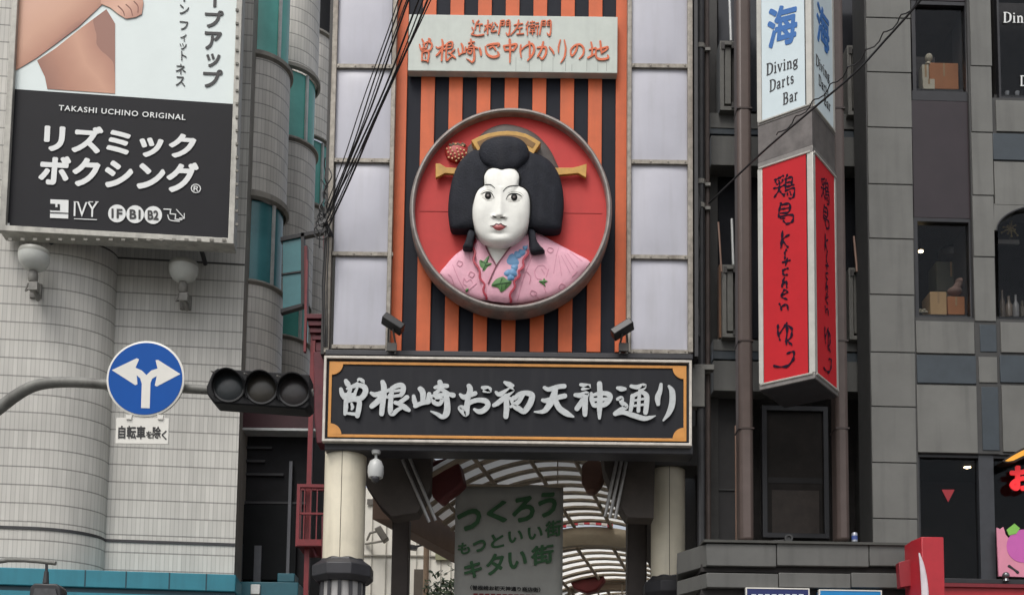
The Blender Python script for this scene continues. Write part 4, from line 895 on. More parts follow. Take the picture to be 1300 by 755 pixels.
fstroke('eyelid_crease', [[(122, 296, 3), (148, 268, 4), (190, 260, 4), (225, 274, 3)], [(350, 282, 3), (392, 272, 4), (440, 282, 4), (470, 306, 3)], [(140, 318, 3), (180, 344, 4), (220, 340, 3)], [(345, 350, 3), (395, 356, 4), (440, 345, 3)]], lidm, .002, .0005)
fstroke('eyebrow', [[(150, 222, 5), (185, 216, 8), (215, 222, 8), (242, 247, 4)]], blk, .005)
fstroke('eyebrow', [[(306, 270, 4), (330, 243, 7), (365, 228, 8), (436, 224, 6)]], blk, .005)
fstroke('hairline_edge', [[(295, 92, 9), (262, 80, 12), (226, 78, 12), (192, 87, 12), (166, 112, 12), (151, 150, 12), (151, 190, 10), (150, 222, 12), (120, 242, 11), (96, 270, 9), (78, 312, 8), (64, 370, 7)],
    [(295, 92, 9), (330, 80, 12), (366, 78, 12), (402, 90, 12), (427, 115, 13), (440, 150, 13), (438, 190, 12), (438, 224, 12), (470, 238, 12), (498, 262, 13), (515, 295, 13), (525, 350, 12), (525, 430, 11), (519, 500, 10)]], blk, .01, .0)
nos = mat('nostril_grey', C(74, 70, 62), .6)
fstroke('nostril', [[(224, 466, 9), (238, 474, 15), (252, 478, 8)]], nos, .002, .001)
fstroke('nostril', [[(286, 480, 8), (302, 480, 15), (320, 476, 8)]], nos, .002, .001)
lip = mat('lip_red', C(180, 96, 96), .4, .08); fpatch('lips', [(212, 546), (240, 536), (262, 530), (272, 534), (284, 530), (308, 538), (330, 550), (312, 566), (292, 578), (268, 582), (244, 574), (228, 560)], (270, 556), lip, .002, dm=.008)
fstroke('mouth_line', [[(204, 545, 5), (235, 542, 9), (252, 528, 8), (270, 534, 9), (288, 527, 8), (306, 540, 9), (336, 549, 5)]], mat('mouth_dark', C(70, 34, 38), .5), .003, .008)

# spotlights that light the board
blackm = mat('spot_black', (.02, .02, .021), .45, .2)
def spot(cx, cy, sgn, label):
    Y = 14.55; base = at(cx-sgn*2, 447, Y); p = at(cx, cy, Y-.08)
    t = thing('board_spotlight', label, 'spotlight', tuple(base), 'spotlights at the foot of the striped board')
    b = MB(); ax = V(sgn*.55, .35, .75).normalized(); side_ = ax.cross(V(0, 1, 0)).normalized(); up_ = side_.cross(ax)
    hw, hl, hd = .14, .05, .07
    P = [p+side_*hw*a+up_*hd*c for a, c in ((-1, -1), (1, -1), (1, 1), (-1, 1))]
    b.prism([q-ax*hl for q in P], ax*hl*2); b.build('lamp_head', blackm, t, bevel=.012)
    b = MB(); b.prism([p+ax*(hl-.004)+side_*hw*.85*a+up_*hd*.8*c for a, c in ((-1, -1), (1, -1), (1, 1), (-1, 1))], ax*.008); b.build('lamp_glass', mat('spot_glass', C(90, 92, 96), .15), t)
    b = MB()
    for dx in (-.045, .045): b.tube([base+V(dx, 0, -.02), base+V(dx, 0, .10), p-ax*.05+V(dx*.6, 0, -.03)], .013, 6)
    b.box(base+V(0, 0, .06), (.12, .05, .10)); b.build('bracket', mat('spot_bracket', C(70, 68, 64), .5, .3), t)
spot(499, 411, .9, 'small black spotlight at the fire escape end of the signboard')
spot(790, 418, -.9, 'small black spotlight at the stone building end of the signboard')
# security camera under the beam
sp_ = at(477, 595, 14.5)
sc_ = thing('security_camera', 'white dome security camera hanging under the gate beam beside the cream column', 'camera', tuple(at(477, 573, 14.5)))
wpl = mat('camera_white', C(188, 190, 188), .35, .06)
b = MB(); b.lathe(V(sp_.x, 14.5, at(477, 606, 14.5).z), (0, 0, 1), [(-.02, .05), (.0, .085), (.06, .098), (.14, .094), (.2, .07), (.23, .03)], 24); b.build('housing', wpl, sc_)
b = MB(); b.ball((sp_.x, 14.47, at(477, 608, 14.5).z), .055, 16, 10); b.build('dome', mat('camera_dome', (.05, .05, .055), .08), sc_)
b = MB(); z = at(477, 573, 14.5).z; b.tube([V(sp_.x, 14.5, at(477, 584, 14.5).z), V(sp_.x, 14.5, z-.04), V(sp_.x-.04, 14.55, z+.02)], .016, 8); b.lathe(V(sp_.x, 14.5, z-.03), (0, 0, 1), [(0, .05), (.04, .06)], 14); b.build('mount', wpl, sc_)

# ------------------------------------------------------------------ arcade behind the gate
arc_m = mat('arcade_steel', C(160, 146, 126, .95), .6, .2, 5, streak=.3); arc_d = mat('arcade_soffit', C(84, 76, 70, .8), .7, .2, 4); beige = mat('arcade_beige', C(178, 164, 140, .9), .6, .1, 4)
poly_m = mat('roof_polycarbonate', (.9, .89, .84), .4, .04, 3, trans=.95)
def axis_x(Y): return .32 + (Y-15.6)*.215
ark = thing('arcade_roof', 'arched translucent roof over the shopping lane behind the gate', 'arcade roof', (axis_x(16), 16, .12))
HW = 2.05
def vz(q, spring, rise): return spring + rise*(1-q*q)
def vault(Y0, Y1, spring, rise, hw, step, qa=-1, qb=1):
    n = 20; Q_ = [qa+(qb-qa)*k/n for k in range(n+1)]
    b = MB(); a = [[b.add([V(axis_x(Y)+hw*Q_[k], Y, vz(Q_[k], spring, rise))]) for k in range(n+1)] for Y in (Y0, Y1)]
    for k in range(n): b.face((a[0][k], a[0][k+1], a[1][k+1], a[1][k]))
    b.build('roof_sheet', poly_m, ark, angle=60, recalc=False)
    b = MB(); Y = Y0+.1
    while Y < Y1:
        w_ = .11 if int(round((Y-Y0-.1)/step)) % 4 else .17
        f = []
        for dz, dy in ((-.012, 0), (-.045, 0), (-.045, w_), (-.012, w_)):
            i0 = b.add([V(axis_x(Y+dy)+hw*Q_[k], Y+dy, vz(Q_[k], spring, rise)+dz) for k in range(n+1)]); f.append(i0)
        for p, q in ((0, 1), (1, 2), (2, 3), (3, 0)):
            for k in range(n): b.face((f[p]+k, f[p]+k+1, f[q]+k+1, f[q]+k))
        Y += step
    b.build('roof_rib', arc_m, ark, angle=40, recalc=False)
    for q in [v for v in (-.75, -.45, -.15, .15, .45, .75) if qa < v < qb]:
        b = MB(); b.tube([V(axis_x(Y)+hw*q, Y, vz(q, spring, rise)-.08) for Y in (Y0, Y1)], .03, 6); b.build('purlin', arc_m, ark)
vault(15.7, 20.2, 5.75, .95, HW, .42, -.86, .58)
vault(20.5, 44.0, 5.55, .85, HW, .46)
# gable fascia between the two roof sections
b = MB(); n = 24; x0 = axis_x(20.3); top_, bot_ = [], []
for k in range(n+1):
    q = 2*k/n-1; top_.append(V(x0+2.3*q, 20.3, 5.70+.93*(1-q*q)+.0)); bot_.append(V(x0+2.3*q, 20.3, 5.42+.90*(1-q*q)))
i0 = b.add(top_); i1 = b.add(bot_); i2 = b.add([p+V(0, .12, 0) for p in top_]); i3 = b.add([p+V(0, .12, 0) for p in bot_])
for k in range(n):
    for p, q in ((i0, i1), (i1, i3), (i3, i2), (i2, i0)): b.face((p+k, p+k+1, q+k+1, q+k))
b.build('gable_fascia', beige, ark, recalc=False)
# bunting on the fascia
bt_ = thing('bunting', 'red and white paper bunting strung across the beige arch inside the arcade', 'bunting', tuple(at(745, 668, 20.2)))
redw = [mat('bunting_red', C(196, 58, 66), .6, .1), mat('bunting_white', C(222, 214, 206), .6, .1)]
b = MB()
for k in range(9):
    b.cur = k % 2; x = 712+k*7.4; y = 655 + .012*(x-742)**2*.35
    b.poly(F(20.24), [(x, y), (x+7, y+.3), (x+7, y+10), (x, y+9.6)], 0, .05)
b.build('paper_flag', redw, bt_)
# longitudinal box beams, soffits and inner posts on each side
def longbeam(pxs, Y0, Y1, zb, zt, xa, xb, m, name):
    b = MB(); d = .215*(Y1-Y0)
    b.prism([V(xa, Y0, zt), V(xb, Y0, zt), V(xb, Y0, zb), V(xa, Y0, zb)], V(d, Y1-Y0, 0)); return b.build(name, m, ark, bevel=.01)
P = at(497, 655, 16.4); zs_ = P.z
# left: a deep haunched bracket under the gate, then the eaves beam running back
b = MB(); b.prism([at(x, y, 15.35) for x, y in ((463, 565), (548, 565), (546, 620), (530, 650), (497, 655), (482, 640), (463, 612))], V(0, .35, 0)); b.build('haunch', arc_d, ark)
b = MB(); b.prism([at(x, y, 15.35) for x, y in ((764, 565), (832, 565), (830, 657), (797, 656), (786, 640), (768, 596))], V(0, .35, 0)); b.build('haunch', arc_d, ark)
def eaves(A, B, h, th, m):
    A, B = Vector(A), Vector(B); b = MB(); b.prism([A, A+V(0, 0, h), A+V(th, 0, h), A+V(th, 0, 0)], B-A); return b.build('eaves_beam', m, ark, bevel=.01)
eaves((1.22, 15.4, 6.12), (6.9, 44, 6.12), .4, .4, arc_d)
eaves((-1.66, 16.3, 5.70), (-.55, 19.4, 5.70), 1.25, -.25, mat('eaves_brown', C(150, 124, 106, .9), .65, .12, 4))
postm = mat('arcade_post', C(66, 58, 54, .9), .6, .2, 5)
for xm, wd, Y in ((508, 22, 16.4), (809, 25, 16.4)):
    b = MB(); p = at(xm, 700, Y); w_ = wd/FPX*Y; z = at(xm, 655, Y).z
    b.prism([V(p.x-w_/2, Y, z), V(p.x+w_/2, Y, z), V(p.x+w_/2, Y, .12), V(p.x-w_/2, Y, .12)], V(0, .3, 0)); b.build('post', postm, ark, bevel=.02)
for Y in (26, 32, 38):
    for sgn in (-1, 1):
        b = MB(); b.box((axis_x(Y)+sgn*(HW+.0), Y, 2.7), (.26, .26, 5.2)); b.build('post', postm, ark)
chrome = mat('rail_chrome', C(168, 166, 164), .3, .2, 10, metal=.6)
for pts in (((511, 583), (545, 662)), ((520, 581), (553, 660)), ((783, 585), (768, 655)), ((789, 585), (774, 657)), ((795, 586), (781, 658))):
    b = MB(); b.tube([at(pts[0][0], pts[0][1], 15.28), at(pts[1][0], pts[1][1], 15.32)], .022, 8); b.build('light_rail', chrome, ark)
# shop-front walls of the lane, seen below the roof
lane = mat('lane_plaster', C(170, 152, 132, .8), .75, .15, 3, streak=.3)
lw_ = thing('lane_shop', 'plastered shop front with dark windows under the covered lane roof', 'shop', (axis_x(22)+2.6, 22, .12))
b = MB(); b.prism([V(axis_x(21)+2.3, 21, .12), V(axis_x(21)+5.5, 21, .12), V(axis_x(21)+5.5, 21, 5.4), V(axis_x(21)+2.3, 21, 5.4)], V(.215*23, 23, 0)); b.build('wall', lane, lw_)
b = MB()
for k in range(5): b.prism([V(axis_x(22+k*4)+2.26, 22+k*4, 3.2), V(axis_x(22+k*4)+2.26, 22+k*4, 5.0), V(axis_x(24+k*4)+2.26, 24+k*4, 5.0), V(axis_x(24+k*4)+2.26, 24+k*4, 3.2)], V(.03, 0, 0))
b.build('window', mat('lane_window', (.05, .05, .055), .2), lw_)
# inner arch at the far end of the first bay with red lantern signs
ia = thing('inner_arch', 'beige inner arch hung beneath the far section of arcade roof', 'arch', tuple(at(760, 755, 24)))
b = MB(); b.poly(F(23.5), [(712, 690), (722, 704), (755, 722), (800, 734), (830, 738), (830, 748), (712, 748)], 0, .2); b.build('arch_panel', mat('arch_beige', C(158, 138, 116, .8), .7, .12), ia)
b = MB(); b.slab(F(23.5), 700, 727, 835, 730, .02, .02); b.slab(F(23.5), 700, 738, 835, 740, .02, .02); b.build('arch_rib', arc_m, ia)
b = MB()
for x in (722, 760, 790): b.slab(F(23.5), x-1, 700, x+1, 755, .02, .02)
b.build('arch_strut', arc_m, ia)
b = MB(); b.tube([at(760, 725, 23.5), at(760, 695, 23.6)], .02, 6); b.tube([at(800, 735, 23.5), at(800, 690, 23.6)], .02, 6); b.build('hanger', arc_m, ia)
lred = mat('lantern_red', C(120, 44, 44, .95), .6, .2, 3); lred2 = mat('lantern_maroon', C(96, 40, 40, .9), .6, .2, 3); lbrn = mat('lantern_brown', C(112, 82, 70, .9), .65, .15, 3)
def redsign(px, Y, m, label, hang, dep=.25):
    cx = sum(p[0] for p in px)/len(px); cy = sum(p[1] for p in px)/len(px)
    t = thing('hanging_shop_sign', label, 'hanging sign', tuple(at(cx, cy, Y)))
    b = MB(); b.prism([at(x, y, Y) for x, y in px], V(.05, dep, 0)); b.build('sign_body', m, t, bevel=.03)
    b = MB(); b.tube([at(cx, cy, Y+.1), hang], .015, 6); b.build('hanger', arc_m, t)
redsign([(541, 592), (552, 583), (576, 579), (583, 590), (588, 612), (578, 622), (566, 630), (558, 638), (549, 630), (543, 612)], 15.9, lred2, 'dark red rounded shop sign hanging behind the gate above the green lettered banner', at(565, 560, 16.0))
redsign([(738, 590), (747, 582), (763, 584), (768, 596), (762, 612), (754, 622), (744, 624), (738, 612)], 16.2, lbrn, 'brown rounded shop sign hanging behind the gate beside the chrome light rails', at(752, 560, 16.3))
redsign([(722, 734), (730, 720), (742, 717), (764, 727), (768, 734), (757, 748), (745, 752), (728, 746)], 23.0, lred, 'small red shop sign hanging before the inner beige arch', at(748, 700, 23.1))

# banner
bcl = mat('banner_cloth', C(176, 176, 170, .82), .8, .06, 6); bgr = mat('banner_green', C(66, 108, 72, .85), .8, .1)
YBn = 16.3; BN = F(YBn)
bn = thing('cloth_banner', 'grey cloth banner with green lettering hanging in the gate opening', 'banner', tuple(at(645, 770, YBn)))
b = MB(); n = 14; q = BN.rect(577, 616, 714.5, 800, 0); idx = []
def bz(u, v): return .012*math.sin(7*u+2*v)+.006*math.sin(15*u-3*v)
for j in range(n+1):
    for i in range(n+1):
        u, v = i/n, j/n; p = (q[0]*(1-u)+q[1]*u)*(1-v)+(q[3]*(1-u)+q[2]*u)*v; idx.append(b.add([p+V(0, bz(u, v), 0)]))
for j in range(n):
    for i in range(n): k = idx[0]+j*(n+1)+i; b.face((k, k+1, k+n+2, k+n+1))
o = b.build('cloth', bcl, bn, angle=80, recalc=False); so = o.modifiers.new('thickness', 'SOLIDIFY'); so.thickness = .004; so.offset = 0
b = MB(); b.tube([at(574, 615, YBn), at(718, 617, YBn)], .016, 8); 
for x in (585, 708): b.tube([at(x, 616, YBn), at(x, 560, YBn+.02)], .008, 6)
b.tube([at(560, 562, YBn+.02), at(740, 562, YBn+.02)], .03, 8); b.tube([at(740, 562, YBn+.02), at(790, 566, YBn+.02)], .03, 8); b.tube([at(500, 560, YBn+.02), at(560, 562, YBn+.02)], .03, 8)
b.build('hanging_bar', arc_m, bn)
def bnt(ch, px, bold): 
    b = MB(); b.text(ch, [at(x, y, YBn-.022) for x, y in px], V(0, -1, 0), .004, bold); b.build('lettering', bgr, bn, recalc=False)
def lq(x0, y0, x1, y1, sl=-.16): dy = (x1-x0)*sl; return [(x0, y0-dy/2), (x1, y0+dy/2), (x1, y1+dy/2), (x0, y1-dy/2)]
for ch, g in (('つ', (580, 646, 611, 673)), ('く', (618, 636, 644, 664)), ('ろ', (650, 630, 679, 662)), ('う', (683, 624, 707, 656))): bnt(ch, lq(*g), .04)
for ch, g in (('も', (581, 688, 597, 703)), ('っ', (600, 685, 617, 700)), ('と', (623, 677, 640, 695)), ('い', (645, 673, 664, 688)), ('い', (670, 668, 689, 684)), ('街', (692, 660, 713, 681))): bnt(ch, lq(*g), .03)
for ch, g in (('キ', (589, 711, 612, 733)), ('タ', (617, 702, 640, 729)), ('い', (645, 699, 669, 721)), ('街', (674, 691, 703, 716))): bnt(ch, lq(*g), .035)
b = MB(); b.text('（曽根崎お初天神通り商店街）', [at(597, 742, YBn-.022), at(686, 745, YBn-.022), at(686, 751, YBn-.022), at(597, 748, YBn-.022)], V(0, -1, 0), .003, .03); b.build('small_lettering', mat('banner_ink', (.01, .01, .01), .8), bn, recalc=False)
b = MB()
for k in range(11): b.slab(BN, 601+k*7.4, 752.5+k*.18, 606.5+k*7.4, 757, .024, .004)
b.build('red_line', mat('banner_red', C(120, 40, 44), .8), bn)

# far houses seen through the left of the gate
farw = mat('far_white_wall', C(236, 232, 220), .7, .05, 2, streak=.12)
fb = thing('white_house', 'sunlit white house beyond the lane seen between cream column and inner post', 'house', (-2.6, 27, .12))
b = MB(); b.box((-3.0, 28.5, 4.6), (5.6, 3.0, 9.0)); b.build('wall', farw, fb)
b = MB()
for y0, y1, x0, x1 in ((633, 640, 466, 480), (652, 660, 528, 540),): b.slab(F(26.95), x0, y0, x1, y1, 0, .02)
b.build('window', mat('far_window', C(110, 106, 100), .4), fb)
b = MB()
for x in (472, 490, 529, 546, 560, 573): b.slab(F(26.97), x-.5, 600, x+.5, 790, 0, .03)
b.slab(F(26.97), 460, 704, 580, 705.5, .01, .03); b.build('wall_seam', mat('far_seam', C(170, 166, 156), .7), fb)
b = MB(); b.slab(F(26.93), 553, 684, 572, 710, 0, .05); b.build('green_shutter', mat('far_shutter', C(150, 150, 118), .6), fb)
b = MB(); b.slab(F(26.9), 525, 722, 537, 790, 0, .1); b.build('door', mat('far_door', C(88, 80, 70), .6), fb)
fl = thing('wall_floodlight', 'grey boxed floodlight on a bracket of the far white house', 'floodlight', tuple(at(478, 684, 26.8)))
b = MB(); b.poly(F(26.4), [(475, 670), (483, 666), (493, 682), (486, 687)], 0, .25); b.build('lamp_box', mat('flood_grey', C(96, 92, 84), .6, .2), fl, bevel=.02)
b = MB(); b.tube([at(466, 685, 26.95), at(470, 676, 26.5), at(478, 674, 26.5)], .025, 6); b.tube([at(464, 690, 26.97), at(488, 686, 26.5)], .025, 6); b.build('bracket', mat('flood_arm', C(140, 136, 126), .5), fl)
fl = thing('lane_pole', 'slim brown pole standing in front of the far white house', 'pole', (at(541, 720, 25).x, 25, .12))
b = MB(); p = at(541, 720, 25); b.tube([V(p.x, 25, .12), V(p.x, 25, at(541, 672, 25).z)], .06, 10); b.build('shaft', mat('pole_brown', C(140, 118, 96), .6, .2, 6), fl)
b = MB(); b.tube([V(p.x, 25, at(541, 690, 25).z), at(526, 694, 25)], .02, 6); b.poly(F(25), [(520, 690), (530, 692), (528, 697), (520, 696)], .05, .15); b.build('bracket_lamp', steel_dk, fl)
# bush
bush_c = at(578, 762, 22); bu = thing('leafy_bush', 'dark green bush beside the banner beyond the gate', 'bush', (bush_c.x, 22, .12))
b = MB(); b.tube([V(bush_c.x, 22, .1), V(bush_c.x+.05, 22, bush_c.z-.3)], [.05, .03], 8)
for k in range(7):
    a = k*.9; b.tube([V(bush_c.x+.04, 22, bush_c.z-.7+.05*k), V(bush_c.x+.4*math.cos(a), 22+.4*math.sin(a), bush_c.z+.05*k)], [.02, .008], 5)
b.build('trunk', mat('bark', (.06, .045, .03), .9), bu)
b = MB()
for k in range(1400):
    a, e_, r_ = random.uniform(0, 6.283), random.uniform(-1, 1), random.random()**.4
    lump = 1+.25*math.sin(3*a+1)*math.cos(4*e_)
    p = bush_c+V(.62*r_*lump*math.cos(a)*math.sqrt(1-e_*e_), .6*r_*lump*math.sin(a)*math.sqrt(1-e_*e_), .62*r_*e_*lump-.05)
    d = V(random.gauss(0, 1), random.gauss(0, 1), random.gauss(0, .7)).normalized(); s_ = d.orthogonal().normalized(); l = random.uniform(.04, .075)
    b.cur = k % 3
    i0 = b.add([p-d*l, p+s_*l*.4, p+d*l, p-s_*l*.4]); b.face((i0, i0+1, i0+2, i0+3))
b.build('crown', [mat('leaf_a', (.045, .075, .03), .6), mat('leaf_b', (.07, .10, .04), .6), mat('leaf_c', (.03, .05, .025), .6)], bu, recalc=False, flat=True)

# ------------------------------------------------------------------ red fire escape at the left of the gate
rste = mat('red_steel', C(118, 32, 38, 1.0), .5, .2, 10, streak=.4, dirt=(.08, .02, .02)); rdk = mat('dark_red_steel', C(92, 26, 38), .55, .25, 10, streak=.3)
YR = 15.25
fe = thing('fire_escape', 'red steel fire escape squeezed between tiled bays and arcade gate', 'fire escape', (at(391, 700, YR).x, YR, .12))
b = MB(); b.slab(F(YR), 387.5, 330, 390, 400, 0, .06); p = at(391, 650, YR)
b.prism([V(p.x-.03, YR, at(391, 400, YR).z), V(p.x+.03, YR, at(391, 400, YR).z), V(p.x+.03, YR, .12), V(p.x-.03, YR, .12)], V(0, .06, 0)); b.build('stringer', rste, fe)
b = MB(); b.poly(F(YR), [(398, 446), (414, 446), (414, 562), (402, 562), (399, 530)], .15, .3); b.build('side_panel', rdk, fe, bevel=.01)
b = MB()
for k, (x0, y0, x1, y1) in enumerate(((389, 398, 415, 404), (391, 407, 415, 413), (393, 416, 415, 422), (396, 425, 415, 431), (398, 434, 415, 446))): b.slab(F(YR), x0, y0, x1, y1, .1-.03*k, .6)
b.build('stair_tread', rdk, fe, bevel=.005)
b = MB(); b.slab(F(YR), 386, 388, 389, 446, .1, .06); b.tube([at(412, 300, YR), at(412, 400, YR)], .018, 6); b.build('handrail', rste, fe)
b = MB(); b.frame(F(YR), 376, 614, 415, 693, .04, .12, .06); b.frame(F(YR+.5), 378, 618, 415, 690, .04, .12, .06)
for x in (386, 394, 402): b.slab(F(YR), x-.7, 617, x+.7, 690, .1, .02)
b.slab(F(YR), 377, 650, 414, 652.5, .11, .03); b.slab(F(YR), 377, 684, 414, 692, .13, .7); b.build('landing_cage', rste, fe)
b = MB(); b.tube([at(410, 655, YR-.2), at(410, 720, YR-.2)], .02, 6); b.tube([at(396, 690, YR), at(402, 706, YR)], .02, 6); b.build('ladder_leg', rdk, fe)
# glazed sign box above the stair
gb = thing('glass_box_sign', 'teal glass box with dark frame and red edge projecting beside the bays', 'projecting sign', tuple(at(372, 388, 15.6)))
b = MB(); b.poly(F(15.6), [(359, 303), (384, 295), (384, 386), (359, 393)], 0, .04); b.build('glass', teal_glass2, gb)
b = MB(); b.poly(F(15.6), [(356, 301), (412, 290), (412, 294), (356, 306)], .03, .1); b.poly(F(15.6), [(356, 392), (386, 384), (386, 388), (356, 397)], .03, .1); b.poly(F(15.6), [(382, 295), (386, 295), (386, 388), (382, 388)], .03, .1); b.poly(F(15.6), [(357, 347), (384, 343), (384, 345), (357, 349)], .02, .05); b.build('frame', steel_dk, gb)
b = MB(); b.poly(F(15.6), [(386.2, 312), (390, 312), (390, 398), (386.2, 398)], .05, .12); b.build('red_edge', rste, gb)

# ------------------------------------------------------------------ overhead cables
cab = mat('cable_black', (.012, .012, .013), .55, .2)
tops = [505, 509, 515, 519, 530, 535, 540, 546]
bots = [(414, 262), (416, 270), (412, 276), (419, 268), (413, 284), (418, 280), (416, 290), (421, 262)]
names = ['outermost thin', 'second from the outside', 'third from the outside', 'fourth from the outside', 'fourth from the plaque', 'third from the plaque', 'second from the plaque', 'innermost']
for k, (tx, (bx, by)) in enumerate(zip(tops, bots)):
    P0, P1 = at(tx+(tx-bx)*.25, -70, 12.0), at(bx, by, 14.42); pts = []
    for i in range(25):
        t = i/24; p = P0.lerp(P1, t); p.z -= (.10+.03*(k % 3))*math.sin(math.pi*t)*.6; p.x += .012*math.sin(9*t+k)*math.sin(math.pi*t); pts.append(p)
    b = MB(); b.tube(pts, [.006, .008, .006, .010, .010, .007, .011, .007][k], 6)
    tag(b.build('overhead_cable', cab, base=tuple(P1)), f'black overhead cable crossing the pale panels, {names[k]} in the slanting bundle', 'cable', 'cables slanting across the gate')
# tangle where the bundle is tied off
b = MB(); random.seed(11)
for k in range(6):
    x, y = 412+random.uniform(-4, 5), 200+k*14; P = [at(x+random.uniform(-6, 6), y+i*9, 14.55-random.uniform(0, .08)) for i in range(6)]
    b.tube([Vector(q[:3]) for q in smooth([tuple(p) for p in P], 4)], .008, 5)
for k in range(4):
    P = [at(408+3*math.cos(a)*(k+1)*.8, 270+k*8+10*math.sin(a), 14.5) for a in [i*.7 for i in range(10)]]; b.tube(P, .01, 5)
for k in range(3): b.tube([at(414+k*2, 285, 14.5), at(409+k*3, 360, 14.6), at(411+k*2, 440, 14.68)], .009, 5)
b.tube([at(412, 280, 14.45), at(421, 300, 14.72)], .03, 6)
tag(b.build('cable_tangle', cab, base=tuple(at(412, 440, 14.6))), 'tangle of black cable loops tied to the gate post beside the pale panels', 'cable tangle')
def wire(P, r, label, grp=None):
    P = [Vector(q[:3]) for q in smooth([tuple(p) for p in P], 6)]
    b = MB(); b.tube(P, r, 6); tag(b.build('service_wire', cab, base=tuple(P[-1])), label, 'cable', grp)
wire([at(1200, -40, 11.0), at(1165, 5, 11.3), at(1125, 50, 11.7), at(1085, 93, 12.0), at(1030, 140, 12.5), at(965, 196, 13.3), at(900, 258, 14.66)], .012, 'thick black wire crossing the stone pier and tall sign post at a slant')
b = MB(); P0, P1 = at(1168, 2, 11.29), at(985, 178, 13.04); pts = []
for i in range(40):
    t = i/39; c_ = at(1165+(985-1165)*t, 4+(176-4)*t-2.5*math.sin(math.pi*t)*-1, 11.3+(13.04-11.3)*t); pts.append(c_+V(.018*math.sin(i*1.3), 0, .025*math.cos(i*1.3)+.02))
b.tube(pts, .007, 5); tag(b.build('service_wire', cab, base=tuple(pts[-1])), 'thin looping wire wound around the thick slanting wire', 'cable')

# ------------------------------------------------------------------ right building: grey stone, recessed bay with two brown columns
RB = Plane(at(1100, 300, 14.9).x, 14.9, .025)
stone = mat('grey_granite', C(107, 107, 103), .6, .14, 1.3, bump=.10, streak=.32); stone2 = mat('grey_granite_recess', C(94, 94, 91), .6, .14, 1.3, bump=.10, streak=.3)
slate = mat('slate_blue_band', C(58, 66, 72, 1.0), .45, .12, 5); plum = mat('plum_panel', C(46, 36, 40, .9), .35, .15, 3)
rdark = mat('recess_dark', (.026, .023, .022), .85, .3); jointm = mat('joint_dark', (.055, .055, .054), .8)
wglass = glass_mat('window_glass', (.80, .80, .80), .006)
wframe = mat('window_frame_dark', (.022, .022, .025), .4, .2)
rb = thing('stone_building', 'grey stone building with dark windows and a recessed bay between two brown columns', 'building', (5.0, 15, .12))
X0 = 1100
b = MB()                              # body behind the cladding
u0, u1 = RB.U(RB.pt(1100, 300)), RB.U(RB.pt(1300, 300))+5
def rprism(b, ua, ub, za, zb, off, dep): return b.prism([RB.w(ua, zb, off), RB.w(ub, zb, off), RB.w(ub, za, off), RB.w(ua, za, off)], -RB.n*dep)
rprism(b, RB.U(RB.pt(880, 300))+.25, u1, .12, 13.4, -1.3, 4.0); b.build('body', rdark, rb)
# stone cladding slabs (x0, y0, x1, y1)
G_ = .8
def clad(name, rects, m, off=0.0, dep=.10, gap=G_, bev=.004):
    if gap != .7:                      # single blocks and bands: one part each
        for x0, y0, x1, y1 in rects:
            b = MB(); b.slab(RB, x0+gap, y0+gap, x1-gap, y1-gap, off, dep); b.build(name, m, rb, bevel=bev)
        return
    b = MB()                           # a coursed pier: its stones are surface pattern
    for x0, y0, x1, y1 in rects: b.slab(RB, x0+gap, y0+gap, x1-gap, y1-gap, off, dep)
    return b.build(name, m, rb, bevel=bev)
def backing(x0, y0, x1, y1, off=-.02, dep=.3):
    b = MB(); b.slab(RB, x0, y0, x1, y1, off, dep); return b.build('joint_backing', jointm, rb)
ys = [-48, 23, 92, 162, 234, 303, 374, 447, 516, 587, 658, 735]
lean = lambda y: (y-350)*.0135                     # the pier is upright; its pixels shift with height
pier = []
for a, c in zip(ys, ys[1:]): s_ = lean((a+c)/2); pier.append((1103.5+s_, a, 1161+s_, c))
clad('stone_cladding', pier, stone, gap=.7); 
b = MB(); ua, ub = RB.U(RB.pt(1103, 350)), RB.U(RB.pt(1161.5, 350)); rprism(b, ua, ub, .12, 13, -.012, .5); b.build('joint_backing', jointm, rb)
ub2 = RB.U(RB.pt(1236, 350)); uc2 = RB.U(RB.pt(1264, 350))
ys2 = [-70, 84, 168, 248, 326, 408]
n2 = []
for a, c in zip(ys2, ys2[1:]): s_ = (((a+c)/2)-350)*.0165; n2.append((1236+s_, a, 1264+s_, c))
clad('stone_cladding', n2, stone, gap=.7)
b = MB(); rprism(b, ub2, uc2, RB.pt(1250, 575).z, 13, -.012, .5); b.build('joint_backing', jointm, rb)
# stone under windows and bands
clad('stone_cladding', [(1162.5, 407, 1238, 449), (1164, 488, 1241.5, 575), (1264, 128, 1395, 169), (1262, 206, 1395, 262), (1270, 409, 1395, 449), (1242, 452, 1267, 486), (1272, 489, 1395, 575)], stone)
clad('slate_band', [(1163.5, 450, 1240, 487), (1260, 170, 1395, 205), (1269, 451, 1395, 487), (1243.5, 411, 1266, 447), (1246, 490, 1269, 572)], slate, off=-.004)
for x0, y0, x1, y1 in ((1162.5, 405, 1395, 577), (1261, 126, 1395, 268)): backing(x0, y0, x1, y1, -.02, .3)
